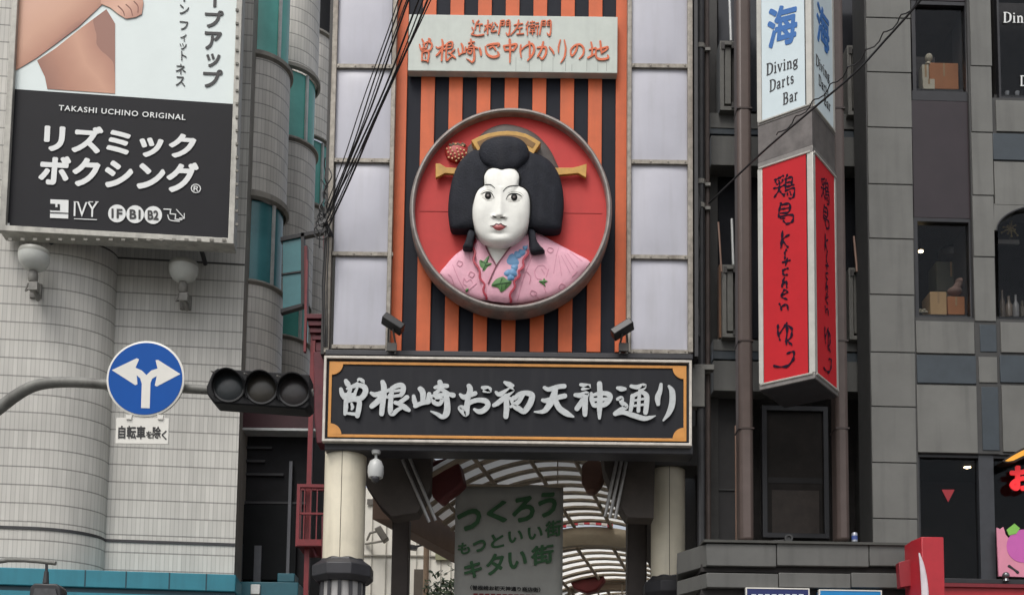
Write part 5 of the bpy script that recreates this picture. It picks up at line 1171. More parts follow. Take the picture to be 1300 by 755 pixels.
# plum spandrel between the two windows of the strip
clad('spandrel_panel', [(1158.5, 128, 1231.5, 277)], plum, off=-.05, gap=.2); clad('spandrel_panel', [(1154, -80, 1229, 1.5)], plum, off=-.05, gap=.2)
def window(x0, y0, x1, y1, off=-.05, fw=.05, glass=wglass, lining=True, dep=1.0):
    b = MB(); r_ = RB.rect(x0, y0, x1, y1, off); b.frame3(r_, fw, -RB.n*.1); o = b.build('window', wframe, rb, bevel=.004)
    u = (r_[1]-r_[0]).normalized(); i = [r_[0]+u*fw+V(0, 0, -fw), r_[1]-u*fw+V(0, 0, -fw), r_[2]-u*fw+V(0, 0, fw), r_[3]+u*fw+V(0, 0, fw)]
    b = MB(); b.prism([p-RB.n*.05 for p in i], -RB.n*.008); b.build('pane', glass, o)
    if lining:
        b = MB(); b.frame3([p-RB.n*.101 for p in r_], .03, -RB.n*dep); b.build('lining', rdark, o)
    return o
window(1158, 2, 1231, 128); window(1161, 277, 1236, 406)
b = MB(); z = RB.rect(1158, 116, 1231, 128, -.048); b.prism(z, -RB.n*.05); b.build('window_sill', wframe, rb)
window(1266, -70, 1395, 127, fw=.03)
window(1164, 577, 1395, 742, fw=.05)
b = MB(); b.slab(RB, 1244, 577, 1263, 742, -.04, .1); b.build('window_mullion', mat('mullion_grey', C(56, 58, 62), .4, .15), rb)
# arch-headed window
AW = [(1267, 409), (1265.5, 292)] + [(1265.5+ (1-math.cos(math.radians(a)))*62, 292-math.sin(math.radians(a))*32) for a in range(8, 91, 8)] + [*[(1389.5-(1-math.cos(math.radians(a)))*62, 292-math.sin(math.radians(a))*32) for a in range(82, 7, -8)], (1389.5, 292), (1391, 409)]
b = MB(); b.poly(RB, [(x+1.5, y+1) for x, y in AW], -.055, .01); o = b.build('arched_pane', wglass, rb)
b = MB()
b.poly(RB, [(1262, 258.5), (1262, 292)] + AW[1:-1] + [(1394, 292), (1394, 258.5)], -.003, .3); b.build('arch_spandrel', stone, rb)
b = MB(); b.stroke([(x, y, 2.2) for x, y in AW[1:-1]], lambda x, y, h: RB.pt(x, y, -.02+h), .04, 3); b.build('arch_trim', wframe, rb)
p3 = []
for a, c in zip(ys, ys[1:]): s_ = lean((a+c)/2)*1.3; p3 += [(1396+s_, a, 1456+s_, c), (1456+s_, a, 1560+s_, c)]
clad('stone_cladding', p3, stone, gap=.7)
b = MB(); rprism(b, RB.U(RB.pt(1395, 350)), RB.U(RB.pt(1562, 350)), .12, 13, -.012, .5); b.build('joint_backing', jointm, rb)
# recess bay
RC = Plane(at(1000, 300, 15.5).x, 15.5, .025)
def rslab(name, rects, m, off=0, dep=.3, bev=.004, gap=.5):
    for x0, y0, x1, y1 in rects:
        b = MB(); b.slab(RC, x0+gap, y0+gap, x1-gap, y1-gap, off, dep); b.build(name, m, rb, bevel=bev)
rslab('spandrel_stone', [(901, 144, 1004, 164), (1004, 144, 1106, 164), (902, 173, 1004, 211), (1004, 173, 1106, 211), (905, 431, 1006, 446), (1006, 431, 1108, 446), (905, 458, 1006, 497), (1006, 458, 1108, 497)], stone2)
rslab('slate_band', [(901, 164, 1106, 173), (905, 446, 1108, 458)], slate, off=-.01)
rslab('recess_wall', [(896, -60, 912, 690), (1092, -60, 1110, 690)], mat('recess_wall_grey', C(58, 57, 55), .7, .2, 4), off=-.25, dep=.4)
# big dark sliding window below
b = MB(); b.frame(RC, 968, 515, 1052, 682, .06, -.12, .08); o = b.build('window', wframe, rb)
b = MB(); b.slab(RC, 970, 517, 1050, 680, -.17, .01); b.build('pane', mat('brown_glass', (.020, .017, .015), .45, .35, 2.5, spec=.15), o)
b = MB(); b.slab(RC, 980, 622, 1040, 676, -.166, .002); b.build('inner_board', mat('inner_board', (.040, .031, .026), .7, .3, 6), o)
b = MB(); b.slab(RC, 975, 606, 1046, 613, -.166, .002); b.build('blind_rail', mat('blind_rail', (.012, .011, .011), .7), o)
b = MB(); b.slab(RC, 908, 497, 936, 690, -.3, .2); b.build('recess_panel', mat('recess_panel_dark', C(44, 42, 42), .6, .2), rb)
b = MB(); b.slab(RC, 908, 620, 936, 622, -.28, .02); b.build('panel_seam', jointm, rb)
for y0, y1 in ((-60, 143), (212, 430)):
    b = MB(); b.slab(RC, 912, y0, 1092, y1, -.34, .02); b.build('recess_glass', mat('recess_glass', (.022, .023, .027), .15), rb)
# balcony screens in the bay
scr = mat('screen_grey', C(104, 103, 98), .5, .15, 8, streak=.3)
for x0, y0, x1, y1 in ((914, 52, 938, 140), (917, 336, 940, 428), (1076, 58, 1100, 146), (1078, 340, 1102, 431)):
    b = MB(); b.frame(RC, x0, y0, x1, y1, .055, .10, .3); b.slab(RC, x0+6, y0+8, x0+14, y1-8, .06, .2); o = b.build('balcony_screen', scr, rb, bevel=.004)
    b = MB(); b.slab(RC, x0+15, y0+3, x1-2, y1-3, .02, .1); b.build('screen_slot', rdark, o)
    b = MB(); b.slab(RC, x1-9, y0+2, x1-2, y0+9, .115, .03); b.slab(RC, x1-9, y1-10, x1-2, y1-3, .115, .03); b.slab(RC, x0+2, y0+2, x0+6, y0+10, .115, .03); b.build('screen_bolt_plate', mat('bolt_plate', C(64, 62, 60), .5), o)
    b = MB(); b.tube([RC.pt(x0+14, y0, .05), RC.pt(x0+12, y0-58, .05)], .018, 6); b.build('screen_stay', alum, o)
b = MB(); b.slab(RC, 913, 336, 917, 428, .02, .1); b.build('timber_edge', mat('timber_edge', C(110, 76, 48), .6, .2), rb)
for P_, r_ in ((((912, 282, .2), (916, 345, .16)), .012), (((1084, 300, .16), (1088, 345, .16)), .014), (((935, 540, .25), (936, 688, .25)), .022)):
    b = MB(); b.tube([RC.pt(*q) for q in P_], r_, 6); b.build('waste_pipe', mat('waste_pipe', C(150, 120, 104), .5, .2), rb)
# two brown columns
brown = mat('brown_column', C(92, 79, 74, 1.0), .5, .12, 5, streak=.35, dirt=(.06, .045, .04))
YCOL = 14.72
for xm, wd, label in ((946.5, 19, ''), (1067, 17, '')):
    c_ = at(xm, 350, YCOL); w_ = wd/FPX*YCOL; zb = at(xm, 686, YCOL).z
    b = MB(); b.prism([V(c_.x+a*w_/2, YCOL, d) for a, d in ((-1, 13.2), (1, 13.2), (1, zb), (-1, zb))], V(0, .26, 0)); o = b.build('brown_column', brown, rb, bevel=.045)
    for y in (137, 432, 543):
        b = MB(); z = at(xm, y, YCOL).z; b.box((c_.x, YCOL+.13, z), (w_+.012, .272, .02)); b.build('column_joint', mat('column_joint', C(62, 50, 46), .5), o)
# ledge
RL = Plane(at(1000, 700, 14.35).x, 14.35, .02)
b = MB()
for rects in ((897, 690, 985.5, 718), (986.5, 690, 1103, 718), (1104, 690, 1175, 718)): b.slab(RL, *rects, 0, 1.2)
for rects in ((897, 727, 988, 745.5), (989, 727, 1080, 745.5), (1081, 727, 1175, 745.5)): b.slab(RL, *rects, -.01, 1.2)
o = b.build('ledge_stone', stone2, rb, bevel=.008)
b = MB(); p = RL.rect(897, 690, 985, 718, 0)
for ya, yb, of in ((690, 718, 0), (727, 745.5, -.01)):
    A = RL.pt(897, ya, of); B_ = RL.pt(897, yb, of)
    b.prism([A, V(A.x-.28, A.y+.5, A.z), V(A.x-.28, A.y+.5, B_.z), V(A.x, A.y, B_.z)], V(.1, .8, 0))
b.build('ledge_return', stone2, rb, bevel=.006)
b = MB(); b.slab(RL, 893, 686.5, 1175, 689.6, .03, 1.3); b.build('ledge_coping', mat('coping_dark', C(70, 70, 66), .7, .15), rb)
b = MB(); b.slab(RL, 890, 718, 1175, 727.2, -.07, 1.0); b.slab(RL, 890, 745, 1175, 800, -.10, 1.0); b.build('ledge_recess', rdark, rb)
b = MB()                                 # solid lower storey down to the pavement
rprism(b, RB.U(RB.pt(890, 740)), u1, .12, RL.pt(1000, 800).z+.02, -.1, 1.15); b.build('lower_storey', rdark, rb)
# dark drainpipes and duct between the gate and the stone building
dp = thing('drainpipe', 'thick dark drainpipe rising between gate and stone building', 'pipe', (at(889, 400, 15).x, 15, .12))
for x, r_, Y, m in ((889.5, .05, 15.0, steel_dk), (898, .035, 15.1, mat('pipe_brown', C(66, 56, 52), .5, .3))):
    c_ = at(x, 300, Y); b = MB(); b.tube([V(c_.x, Y, .12), V(c_.x, Y, 13)], r_, 10); b.build('pipe', m, dp)
b = MB()
for y in (60, 232, 262, 470):
    p = at(889.5, y, 15.0); b.lathe(p-V(0, 0, .03), (0, 0, 1), [(0, .06), (.06, .06)], 10); b.box(p+V(.06, .05, 0), (.14, .04, .04))
b.build('pipe_clip', lamp_met, dp)
b = MB(); p = at(884, 470, 14.9); b.box((p.x+.03, 15.0, p.z-.2), (.16, .14, .5)); b.slab(F(14.95), 880, 462, 907, 469, 0, .1); b.build('junction_box', scr, dp, bevel=.006)
b = MB(); random.seed(3)
for k in range(3):
    P = [at(885+random.uniform(-3, 4), 235+i*24, 14.9) for i in range(9)]; b.tube([Vector(q[:3]) for q in smooth([tuple(p) for p in P], 4)], .012, 5)
tag(b.build('loose_cable', cab, base=tuple(at(885, 430, 14.9))), 'loose black cables hanging between the gate post and the drainpipe', 'cable')

# ------------------------------------------------------------------ corner sign stack: two square prisms turned edge-on
Ya = 13.6; TL, TR = .745, 1.41
ax_, = [at(1035, 477, Ya).x]
LD = V(-1, TL, 0).normalized(); RD = V(1, TR, 0).normalized(); NL = V(-TL, -1, 0).normalized(); NR = V(TR, -1, 0).normalized()
WL, WR = .69, .73
silv = mat('sign_silver', C(188, 186, 178), .35, .1, 8, metal=.25, streak=.25); brush = mat('sign_brushed', C(128, 124, 120), .4, .2, 8, metal=.4, streak=.4)
apex = V(ax_, Ya, 0)
def face_pt(sd_, a, z, off=0):           # a metres from the apex edge along a face
    return apex + (LD*a + NL*off if sd_ == 'L' else RD*a + NR*off) + V(0, 0, z)
def zface(px, py, sd_='L'):
    n_ = NL if sd_ == 'L' else NR; d = ray(px, py); k = (apex-EYE).dot(n_)/d.dot(n_); p = EYE+d*k
    return (p-apex).dot(LD if sd_ == 'L' else RD), p.z
z_kb = zface(1034, 480)[1]; z_kt = zface(1028, 185)[1]; z_db = zface(1028, 137)[1]; z_dt = z_db+3.2
def prism_sign(name, label, zb, zt, body_m, face_m, tb, tt, corner):
    t = thing(name, label, 'projecting sign', tuple(apex+V(0, .3, zb)))
    P4 = [apex, apex+LD*WL, apex+LD*WL+RD*WR, apex+RD*WR]
    c_ = (P4[0]+P4[2])/2; ins = [p+(c_-p)*.03 for p in P4]
    b = MB(); b.prism([p+V(0, 0, zb+.015) for p in ins], V(0, 0, zt-zb-.03)); b.build('body', mat('sign_underside_shade', (.035, .035, .038), .7), t)  # near-black body colour so the sign looks shaded from below
    b = MB()
    for zz, h in ((zb, tb), (zt-tt, tt)):
        b = MB(); b.prism([p+V(0, 0, zz) for p in P4], V(0, 0, h)); o = b.build('trim', brush, t, bevel=.006)
        b = MB()                                           # bright mitred lip above and below each face
        z_ = zz+h-.012 if zz == zb else zz+.012
        for d_, W_, n_ in ((LD, WL, NL), (RD, WR, NR)): b.tube([apex+d_*.03+n_*.004+V(0, 0, z_), apex+d_*(W_-.02)+n_*.004+V(0, 0, z_)], .014, 6)
        b.build('lip', silv, o)
    b = MB()
    for p, s_ in ((P4[0], .075), (P4[1], .06), (P4[3], .055)):
        d = (c_-p).normalized(); q = p-d*.004
        l1 = (LD if p is not P4[1] else -LD); l2 = RD if p is not P4[3] else -RD
        if p is P4[1]: l1, l2 = -LD, RD
        if p is P4[3]: l1, l2 = LD, -RD
        b.prism([q+V(0, 0, zb+tb), q+l1*s_+V(0, 0, zb+tb), q+l1*s_+l2*s_+V(0, 0, zb+tb), q+l2*s_+V(0, 0, zb+tb)], V(0, 0, zt-zb-tb-tt))
    b.build('corner_post', silv, t, bevel=.004)
    for sd_, W_ in (('L', WL), ('R', WR)):
        b = MB(); a0, a1 = .085, W_-.062; z0, z1 = zb+tb+.0, zt-tt-.0
        n_ = NL if sd_ == 'L' else NR
        b.prism([face_pt(sd_, a0, z1, .002), face_pt(sd_, a1, z1, .002), face_pt(sd_, a1, z0, .002), face_pt(sd_, a0, z0, .002)], -n_*.01); b.build('face_panel', face_m, t)
    b = MB(); b.prism([p+V(0, 0, zb-.001) for p in [q_+(c_-q_)*.04 for q_ in P4]], V(0, 0, -.006)); b.build('underside_shade_plate', mat('sign_underside_shade', None), t)  # dark plate added so the underside looks shaded
    b = MB(); b.tube([apex+LD*WL*.6+RD*WR*.6+V(0, 0, zb+.3), apex+V(-.05, 1.35, zb+.3)], .04, 6); b.tube([apex+LD*WL*.6+RD*WR*.6+V(0, 0, zt-.3), apex+V(-.05, 1.35, zt-.3)], .04, 6); b.build('bracket', steel_dk, t)
    return t
kred_f = mat('panel_red', C(188, 26, 36, 1.0), .55, .06, 3, spec=.25); dwhite = mat('panel_white', C(206, 220, 224, 1.0), .4, .04, 3)
kit = prism_sign('kitchen_sign', 'red and silver edge-on projecting sign with black vertical brush writing', z_kb, z_kt, silv, kred_f, .075, .085, silv)
div = prism_sign('bar_sign', 'white edge-on projecting sign with blue character and black bar lettering', z_db, z_dt, silv, dwhite, .05, .08, silv)
b = MB(); P4 = [apex, apex+LD*WL, apex+LD*WL+RD*WR, apex+RD*WR]; c_ = (P4[0]+P4[2])/2
b.prism([p+(c_-p)*.015+V(0, 0, z_kt+.003) for p in P4], V(0, 0, z_db-z_kt-.006)); b.build('steel_collar', mat('collar_steel', C(104, 99, 96), .38, .25, 6, metal=.4, streak=.5), kit)
inkn = mat('brush_ink', (.012, .008, .022), .7, .1, spec=.1)
KS = [[(60, 72, 8), (72, 67, 8), (86, 59, 7)], [(62, 78, 7), (68, 87, 6)], [(73, 74, 7), (77, 84, 6)], [(87, 68, 7), (81, 82, 6)], [(57, 99, 7), (74, 95, 8), (90, 89, 7)], [(75, 84, 8), (72, 106, 8), (57, 128, 6)], [(73, 106, 7), (82, 114, 8), (91, 124, 7)],
 [(100, 54, 7), (95, 68, 6)], [(95, 70, 8), (94, 90, 8), (95, 108, 7)], [(95, 70, 7), (115, 64, 8), (113, 90, 7)], [(96, 82, 6), (112, 78, 6)], [(96, 94, 7), (120, 87, 7)], [(96, 106, 7), (122, 99, 8), (119, 126, 8), (106, 131, 6)], [(92, 116, 7), (89, 126, 6)], [(100, 113, 6), (102, 122, 6)], [(109, 110, 6), (112, 118, 6)],
 [(80, 148, 8), (74, 168, 8), (72, 190, 6)], [(78, 152, 7), (106, 148, 8), (104, 174, 8), (78, 178, 6)], [(80, 165, 6), (104, 162, 6)], [(72, 190, 7), (116, 184, 8), (116, 204, 8), (98, 212, 8), (86, 200, 5)], [(78, 196, 5), (92, 194, 5)],
 [(85, 235, 8), (82, 262, 9), (80, 290, 7)], [(106, 246, 7), (86, 264, 7), (102, 286, 8)], [(96, 296, 7), (93, 304, 7)], [(93, 310, 7), (92, 324, 7)], [(101, 320, 7), (94, 345, 7)], [(84, 336, 6), (108, 328, 6)], [(102, 354, 7), (86, 362, 8), (90, 376, 8), (102, 373, 6)],
 [(91, 384, 8), (86, 400, 8), (82, 416, 7)], [(84, 406, 6), (97, 396, 7), (98, 416, 7)], [(84, 440, 6), (101, 430, 7), (90, 424, 7), (82, 444, 8), (100, 453, 6)], [(76, 468, 7), (82, 488, 7)], [(80, 478, 6), (98, 469, 7), (103, 488, 7)],
 [(72, 535, 8), (70, 558, 9), (76, 582, 7)], [(78, 560, 5), (95, 536, 7), (114, 546, 9), (112, 574, 8), (94, 588, 6)], [(98, 528, 8), (99, 560, 9), (97, 600, 6)], [(104, 588, 7), (116, 600, 8)], [(100, 626, 6), (121, 620, 9), (119, 644, 9), (96, 668, 9), (58, 666, 8)]]
def kface(sd_):
    b = MB(); W_ = WL if sd_ == 'L' else WR
    za, zb_ = zface(1025, 207)[1], zface(1028, 470)[1]
    def m(x, y, h, off=0):
        if sd_ == 'L':
            a, z = zface(960+x/2.518, 200+y/2.518)
        else:
            v = (y-45)/(690-45); a = .07+(W_-.115)*(.27+.42*(x-55)/70); z = za+(zb_-za)*v
        return face_pt(sd_, a, z, .004+h)
    for k, p in enumerate(KS): b.stroke([(x+.8*math.sin(7.1*x+k), y+.8*math.cos(5.3*y+k), w_*(.72+.42*math.sin(2.3*i+k*1.7))) for i, (x, y, w_) in enumerate(smooth(p, 3))], lambda x, y, h, k=k: m(x, y, h+k*.00015), .001, 2, taper=1.0)
    b.build('brush_writing', inkn, kit)
kface('L'); kface('R')
dblue = mat('bar_blue', C(44, 104, 172), .4, .08); dblk = mat('bar_black', (.02, .02, .022), .4)
def dtext(body, quad_px, m, bold, nm='lettering', sh=None):
    q = []
    for x, y in quad_px: a, z = zface(x, y); q.append(face_pt('L', a, z, .004))
    b = MB(); b.text(body, q, NL, .003, bold); b.build(nm, m, div, recalc=False)
dtext('海', [(974, 12), (1013, 2), (1012, 54), (975, 64)], dblue, .03)
def serif(b, m, st): 
    for k, p in enumerate(st): b.stroke(p, lambda x, y, h, k=k: m(x, y, h+k*.0002), .003, 4, cap=False, taper=.9)
# roman lettering drawn as pen strokes: thick stems, thin joins, slab serifs; unit box 0..10, baseline y=10
LT = {'D': (7.5, [[(1.6, 1, 1.7), (1.6, 10, 1.7)], [(.3, 1, .7), (3.5, 1, .7), (6.2, 2.6, 1.5), (6.6, 5.5, 1.9), (6.0, 8.4, 1.5), (3.5, 10, .7), (.3, 10, .7)]]),
 'i': (3, [[(1.5, 4.2, 1.5), (1.5, 10, 1.5)], [(.4, 4.3, .7), (1.6, 4.2, .7)], [(.2, 10, .7), (2.8, 10, .7)], [(1.4, 1.4, 1.5), (1.4, 2.4, 1.5)]]),
 'v': (5.4, [[(.9, 4.3, 1.5), (2.8, 10, 1.4)], [(4.6, 4.3, .8), (2.8, 10, .7)], [(0, 4.2, .7), (2, 4.2, .7)], [(3.8, 4.2, .7), (5.4, 4.2, .7)]]),
 'n': (6, [[(1.4, 4.3, 1.5), (1.4, 10, 1.5)], [(1.4, 5.6, .7), (3, 4.3, 1.1), (4.5, 5.4, 1.5), (4.6, 10, 1.5)], [(.2, 10, .7), (2.6, 10, .7)], [(3.4, 10, .7), (5.9, 10, .7)], [(.3, 4.3, .7), (1.4, 4.3, .7)]]),
 'g': (5.4, [[(2.5, 4.3, .8), (1, 5.4, 1.4), (1, 7, 1.4), (2.5, 7.9, .8), (4, 7, 1.4), (4, 5.4, 1.4), (2.5, 4.3, .8)], [(3.8, 4.8, .8), (5.2, 4.2, .9)], [(1.5, 7.8, .9), (1.2, 8.8, .9), (4.2, 9.4, 1.3), (4.6, 11, 1.2), (2.4, 12, .9), (.8, 11, 1.1), (1.4, 9.4, .8)]]),
 'a': (5.2, [[(.8, 5.4, 1.2), (2.2, 4.3, .9), (3.6, 5.2, 1.4), (3.7, 10, 1.5)], [(3.6, 6.8, .8), (1.2, 7.6, 1.3), (1, 9.3, 1.3), (2.2, 10, .9), (3.7, 9, .8)], [(3.7, 9.9, .8), (4.9, 10, .7)]]),
 'r': (4.4, [[(1.4, 4.3, 1.5), (1.4, 10, 1.5)], [(1.4, 6, .8), (2.6, 4.5, 1.0), (3.9, 4.8, 1.5)], [(.2, 10, .7), (2.8, 10, .7)], [(.3, 4.3, .7), (1.4, 4.3, .7)]]),
 't': (3.8, [[(1.6, 2.6, 1.2), (1.6, 8.6, 1.5), (2.4, 10, 1.1), (3.6, 9.4, .7)], [(.3, 4.4, .8), (3.4, 4.4, .8)]]),
 's': (4.4, [[(3.6, 5.5, .9), (2.6, 4.3, .9), (1.1, 5, 1.2), (1.4, 6.6, 1.4), (3.2, 7.6, 1.5), (3.4, 9.2, 1.3), (2, 10, .9), (.7, 9, .9)]]),
 'B': (7, [[(1.6, 1, 1.7), (1.6, 10, 1.7)], [(.3, 1, .7), (3.6, 1, .8), (5.2, 2, 1.5), (5, 4.4, 1.4), (3, 5.2, .7), (1.6, 5.2, .7)], [(3, 5.2, .7), (5.4, 6, 1.5), (5.8, 8, 1.8), (4.8, 9.6, 1.4), (3.2, 10, .7), (.3, 10, .7)]])}
def roman(word, m_of, kerning=.8):
    b = MB(); x0 = 0; W_ = sum(LT[c][0]+kerning for c in word)
    for c in word:
        wd, st = LT[c]
        serif(b, lambda x, y, h, x0=x0: m_of((x0+x)/W_, y, h), st); x0 += wd+kerning
    return b
def dm(x0, y0, x1, y1, hpx, sd_='L'):     # baseline from (x0,y0) to (x1,y1), cap height in px
    def f(u, y, h):
        px = x0+(x1-x0)*u; py = y0+(y1-y0)*u-(10-y)/9*hpx; a, z = zface(px, py); return face_pt('L', a, z, .004+h)
    return f
for wd, g in (('Diving', (973, 96, 1014, 84, 14)), ('Darts', (977, 117, 1009, 105, 14)), ('Bar', (994, 133.5, 1014, 126, 14))): roman(wd, dm(*g)).build('roman_lettering', dblk, div)
def rface(a0, a1, z0, h_): return lambda u, y, h: face_pt('R', a0+(a1-a0)*u, z0+(10-y)/9*h_, .004+h)
zL = zface(975, 96)[1]; hh_ = .125
for wd, a0, a1, py in (('Diving', .12, .56, 96), ('Darts', .2, .52, 117), ('Bar', .36, .58, 133)):
    roman(wd, rface(a0, a1, zface(975, py)[1], hh_)).build('roman_lettering', dblk, div)
q = [face_pt('R', .16, zface(974, 12)[1], .004), face_pt('R', .56, zface(974, 12)[1], .004), face_pt('R', .56, zface(975, 64)[1], .004), face_pt('R', .16, zface(975, 64)[1], .004)]
b = MB(); b.text('海', q, NR, .003, .03); b.build('lettering', dblue, div, recalc=False)

# ------------------------------------------------------------------ things behind the windows
def carton(rect, m, label, off=-.25, dep=.3, name='cardboard_box', cat='box', bands=()):
    b = MB(); r_ = RB.rect(*rect, off); t = thing(name, label, cat, tuple((r_[2]+r_[3])/2-RB.n*dep/2))
    b.prism(r_, -RB.n*dep); b.build('carton', m, t, bevel=.008)
    b = MB(); x0, y0, x1, y1 = rect; xm = (x0+x1)/2; b.slab(RB, xm-1.2, y0+.3, xm+1.2, y0+(y1-y0)*.5, off+.003, .004); b.build('tape', mat('packing_tape', C(170, 140, 100), .4), t)
    return t
card = mat('cardboard', C(176, 116, 72, 1.0), .75, .1, 5); card2 = mat('cardboard_pale', C(188, 156, 112), .75, .1, 5); paperw = mat('paper_white', C(196, 190, 170), .7, .08, 6)
shelf = mat('shelf_dark', (.03, .03, .03), .7)
b = MB(); b.slab(RB, 1160, 113.5, 1230, 118, -.16, .8); b.build('window_shelf', shelf, rb)
b = MB(); b.slab(RB, 1164, 399.5, 1235, 404, -.16, .8); b.build('window_shelf', shelf, rb)
carton((1180, 80, 1217, 113.4), card, 'brown cardboard box lying in the upper window of the stone building')
carton((1171, 82, 1179.5, 113.4), paperw, 'tall narrow white packet beside the brown cardboard box', -.2, .15, 'white_packet', 'packet')
carton((1172, 100, 1187, 113.4), paperw, 'small white carton in front of the brown cardboard box', -.15, .08, 'white_carton', 'carton')
t = thing('small_doll', 'pale round figure standing on the white packet in the upper window', 'figurine', tuple(RB.pt(1179, 82, -.28)))
b = MB(); p = RB.pt(1179, 74, -.28); b.ball(p, .05, 14, 10, (1, 1, 1.2)); b.tube([RB.pt(1179, 80, -.28), RB.pt(1178, 82.5, -.28)], [.03, .04], 10); b.build('pale_head', paperw, t)
carton((1181, 370, 1202, 399.4), card2, 'pale tan cardboard box standing on the shelf of the lower window')
carton((1203, 376, 1225, 399.4), card, 'orange-brown cardboard box beside the pale tan box in the lower window', -.28)
carton((1189, 332, 1226, 369.4), mat('carton_olive', C(96, 98, 84), .7, .12), 'olive grey carton stacked behind the cardboard boxes in the lower window', -.62, .3)
carton((1189, 369.8, 1226, 399.4), mat('carton_olive', None), 'lower olive grey carton hidden behind the cardboard boxes', -.62, .3)
t = thing('dark_pot', 'dark glossy pot resting on the olive carton in the lower window', 'pot', tuple(RB.pt(1208, 332, -.75)))
p = RB.pt(1208, 332, -.75); b = MB(); b.lathe(p, (0, 0, 1), [(0, .12), (.04, .17), (.12, .18), (.17, .14), (.2, .05), (.24, .03), (.25, .01)], 20); b.build('pot_body', mat('pot_dark', (.05, .05, .05), .2), t)
t = thing('stuffed_toy', 'pinkish grey stuffed bundle lying on the orange-brown cardboard box', 'stuffed toy', tuple(RB.pt(1214, 376, -.36)))
b = MB(); b.ball(RB.pt(1212, 370, -.38), .075, 14, 10, (1.3, 1, .75)); b.ball(RB.pt(1219, 358, -.38), .06, 14, 10, (1.1, 1, .9)); b.tube([RB.pt(1212, 370, -.38), RB.pt(1219, 358, -.38)], [.06, .05], 10); b.build('bundle', mat('toy_grey', C(134, 110, 100), .8, .25, 14), t)
t = thing('crumpled_paper', 'crumpled pale paper on the lower window shelf by the frame', 'paper', tuple(RB.pt(1171, 399, -.3)))
b = MB(); random.seed(5)
for k in range(5): b.ball(RB.pt(1166+k*2.4, 396-(k % 2)*2.5, -.3), .022, 7, 5, (1.2, 1, .8))
b.build('paper_wad', paperw, t)
warm = mat('lamp_warm', (1, .76, .42), .4, 0, emit=20.0)
def bulb(px, py, off, label, r_=.022):
    p = RB.pt(px, py, off); t = thing('ceiling_lamp', label, 'lamp', tuple(p), 'lit ceiling lamps behind the dark windows')
    b = MB(); b.ball(p, r_, 12, 8, (1.3, 1, .8)); b.build('bulb', warm, t)
    b = MB(); b.tube([p+V(0, 0, .015), p+V(0, 0, .30)], .008, 6); b.lathe(p+V(0, 0, .01), (0, 0, 1), [(0, r_*1.6), (.05, r_*1.1)], 12); b.build('fitting', wframe, t)
bulb(1169, 319, -.5, 'small lit lamp behind the lower window of the strip with cardboard boxes', .024)
bulb(1228, 591, -.5, 'lit ceiling lamp in the large dark opening above the red counter', .042)
# bottles or cups on the sill of the upper right window; a leafy ornament in the arched window
b = MB(); b.slab(RB, 1262, 122, 1392, 126, -.12, .6); b.build('window_shelf', shelf, rb)
for k in range(4):
    x = 1265.5+k*13; t = thing('sake_cup', f"white cup on the shelf under the roman lettering, {['first', 'second', 'third', 'fourth'][k]} from the stone pier", 'cup', tuple(RB.pt(x, 121.5, -.3)), 'cups in the upper right window')
    p = RB.pt(x, 121.6, -.3); b = MB(); b.lathe(p, (0, 0, 1), [(0, .022), (.05, .03), (.055, .026)], 14); b.build('cup_body', mat('cup_white', C(176, 180, 184), .3), t)
b = MB(); b.slab(RB, 1262, 403, 1392, 408, -.12, .8); b.build('window_shelf', shelf, rb)
t = thing('counter_bottles', 'cluster of dim bottles and jars behind the arched window', 'bottles', tuple(RB.pt(1280, 403, -.35)))
for k, (x, h_, r_) in enumerate(((1273, .36, .035), (1281, .28, .05), (1290, .3, .04), (1298, .22, .05), (1307, .33, .04))):
    p = RB.pt(x, 402.8, -.35-.05*(k % 2)); b = MB(); b.lathe(p, (0, 0, 1), [(0, r_), (h_*.55, r_), (h_*.72, r_*.4), (h_, r_*.38)], 14); b.build('bottle', mat(f'bottle_{k}', ((.10, .08, .06), (.16, .13, .10), (.2, .2, .2), (.08, .07, .05), (.12, .12, .10))[k], .25), t)
t = thing('gold_ornament', 'pale gold plant-like ornament hanging behind the arched window', 'ornament', tuple(RB.pt(1282, 300, -.3)))
b = MB(); gp = RB.pt(1282, 292, -.3)
for k in range(9):
    a = k*.7; l = .06+.03*(k % 3); q = gp+V(l*math.cos(a), -.01, l*math.sin(a)); b.tube([gp, (gp+q)/2+V(0, -.02, .01), q], [.006, .012, .003], 5); b.ball(q, .014, 7, 5)
b.tube([gp, RB.pt(1282, 262, -.3)], .004, 5); b.build('spray', mat('ornament_gold', C(180, 160, 110), .4, .2), t)
b = MB(); b.slab(RB, 1267, 304, 1294, 309.5, -.28, .04); b.tube([RB.pt(1282, 305, -.3), gp], .005, 5); b.build('name_strip', mat('strip_grey', C(96, 92, 86), .5), t)
# roman letters on the upper right window
def wl(x0, y0, x1, y1, hpx): return lambda u, y, h: RB.pt(x0+(x1-x0)*u, y0+(y1-y0)*u-(10-y)/9*hpx, -.085+h)
wtxt = thing('window_lettering', 'white roman lettering on the window glass above the white cups', 'lettering', tuple(RB.pt(1290, 30, -.095)))
roman('Din', wl(1273.5, 28.5, 1300.5, 28.8, 12.5)).build('word', wht, wtxt); roman('D', wl(1295, 109, 1305, 109, 12.5)).build('letter', wht, wtxt)
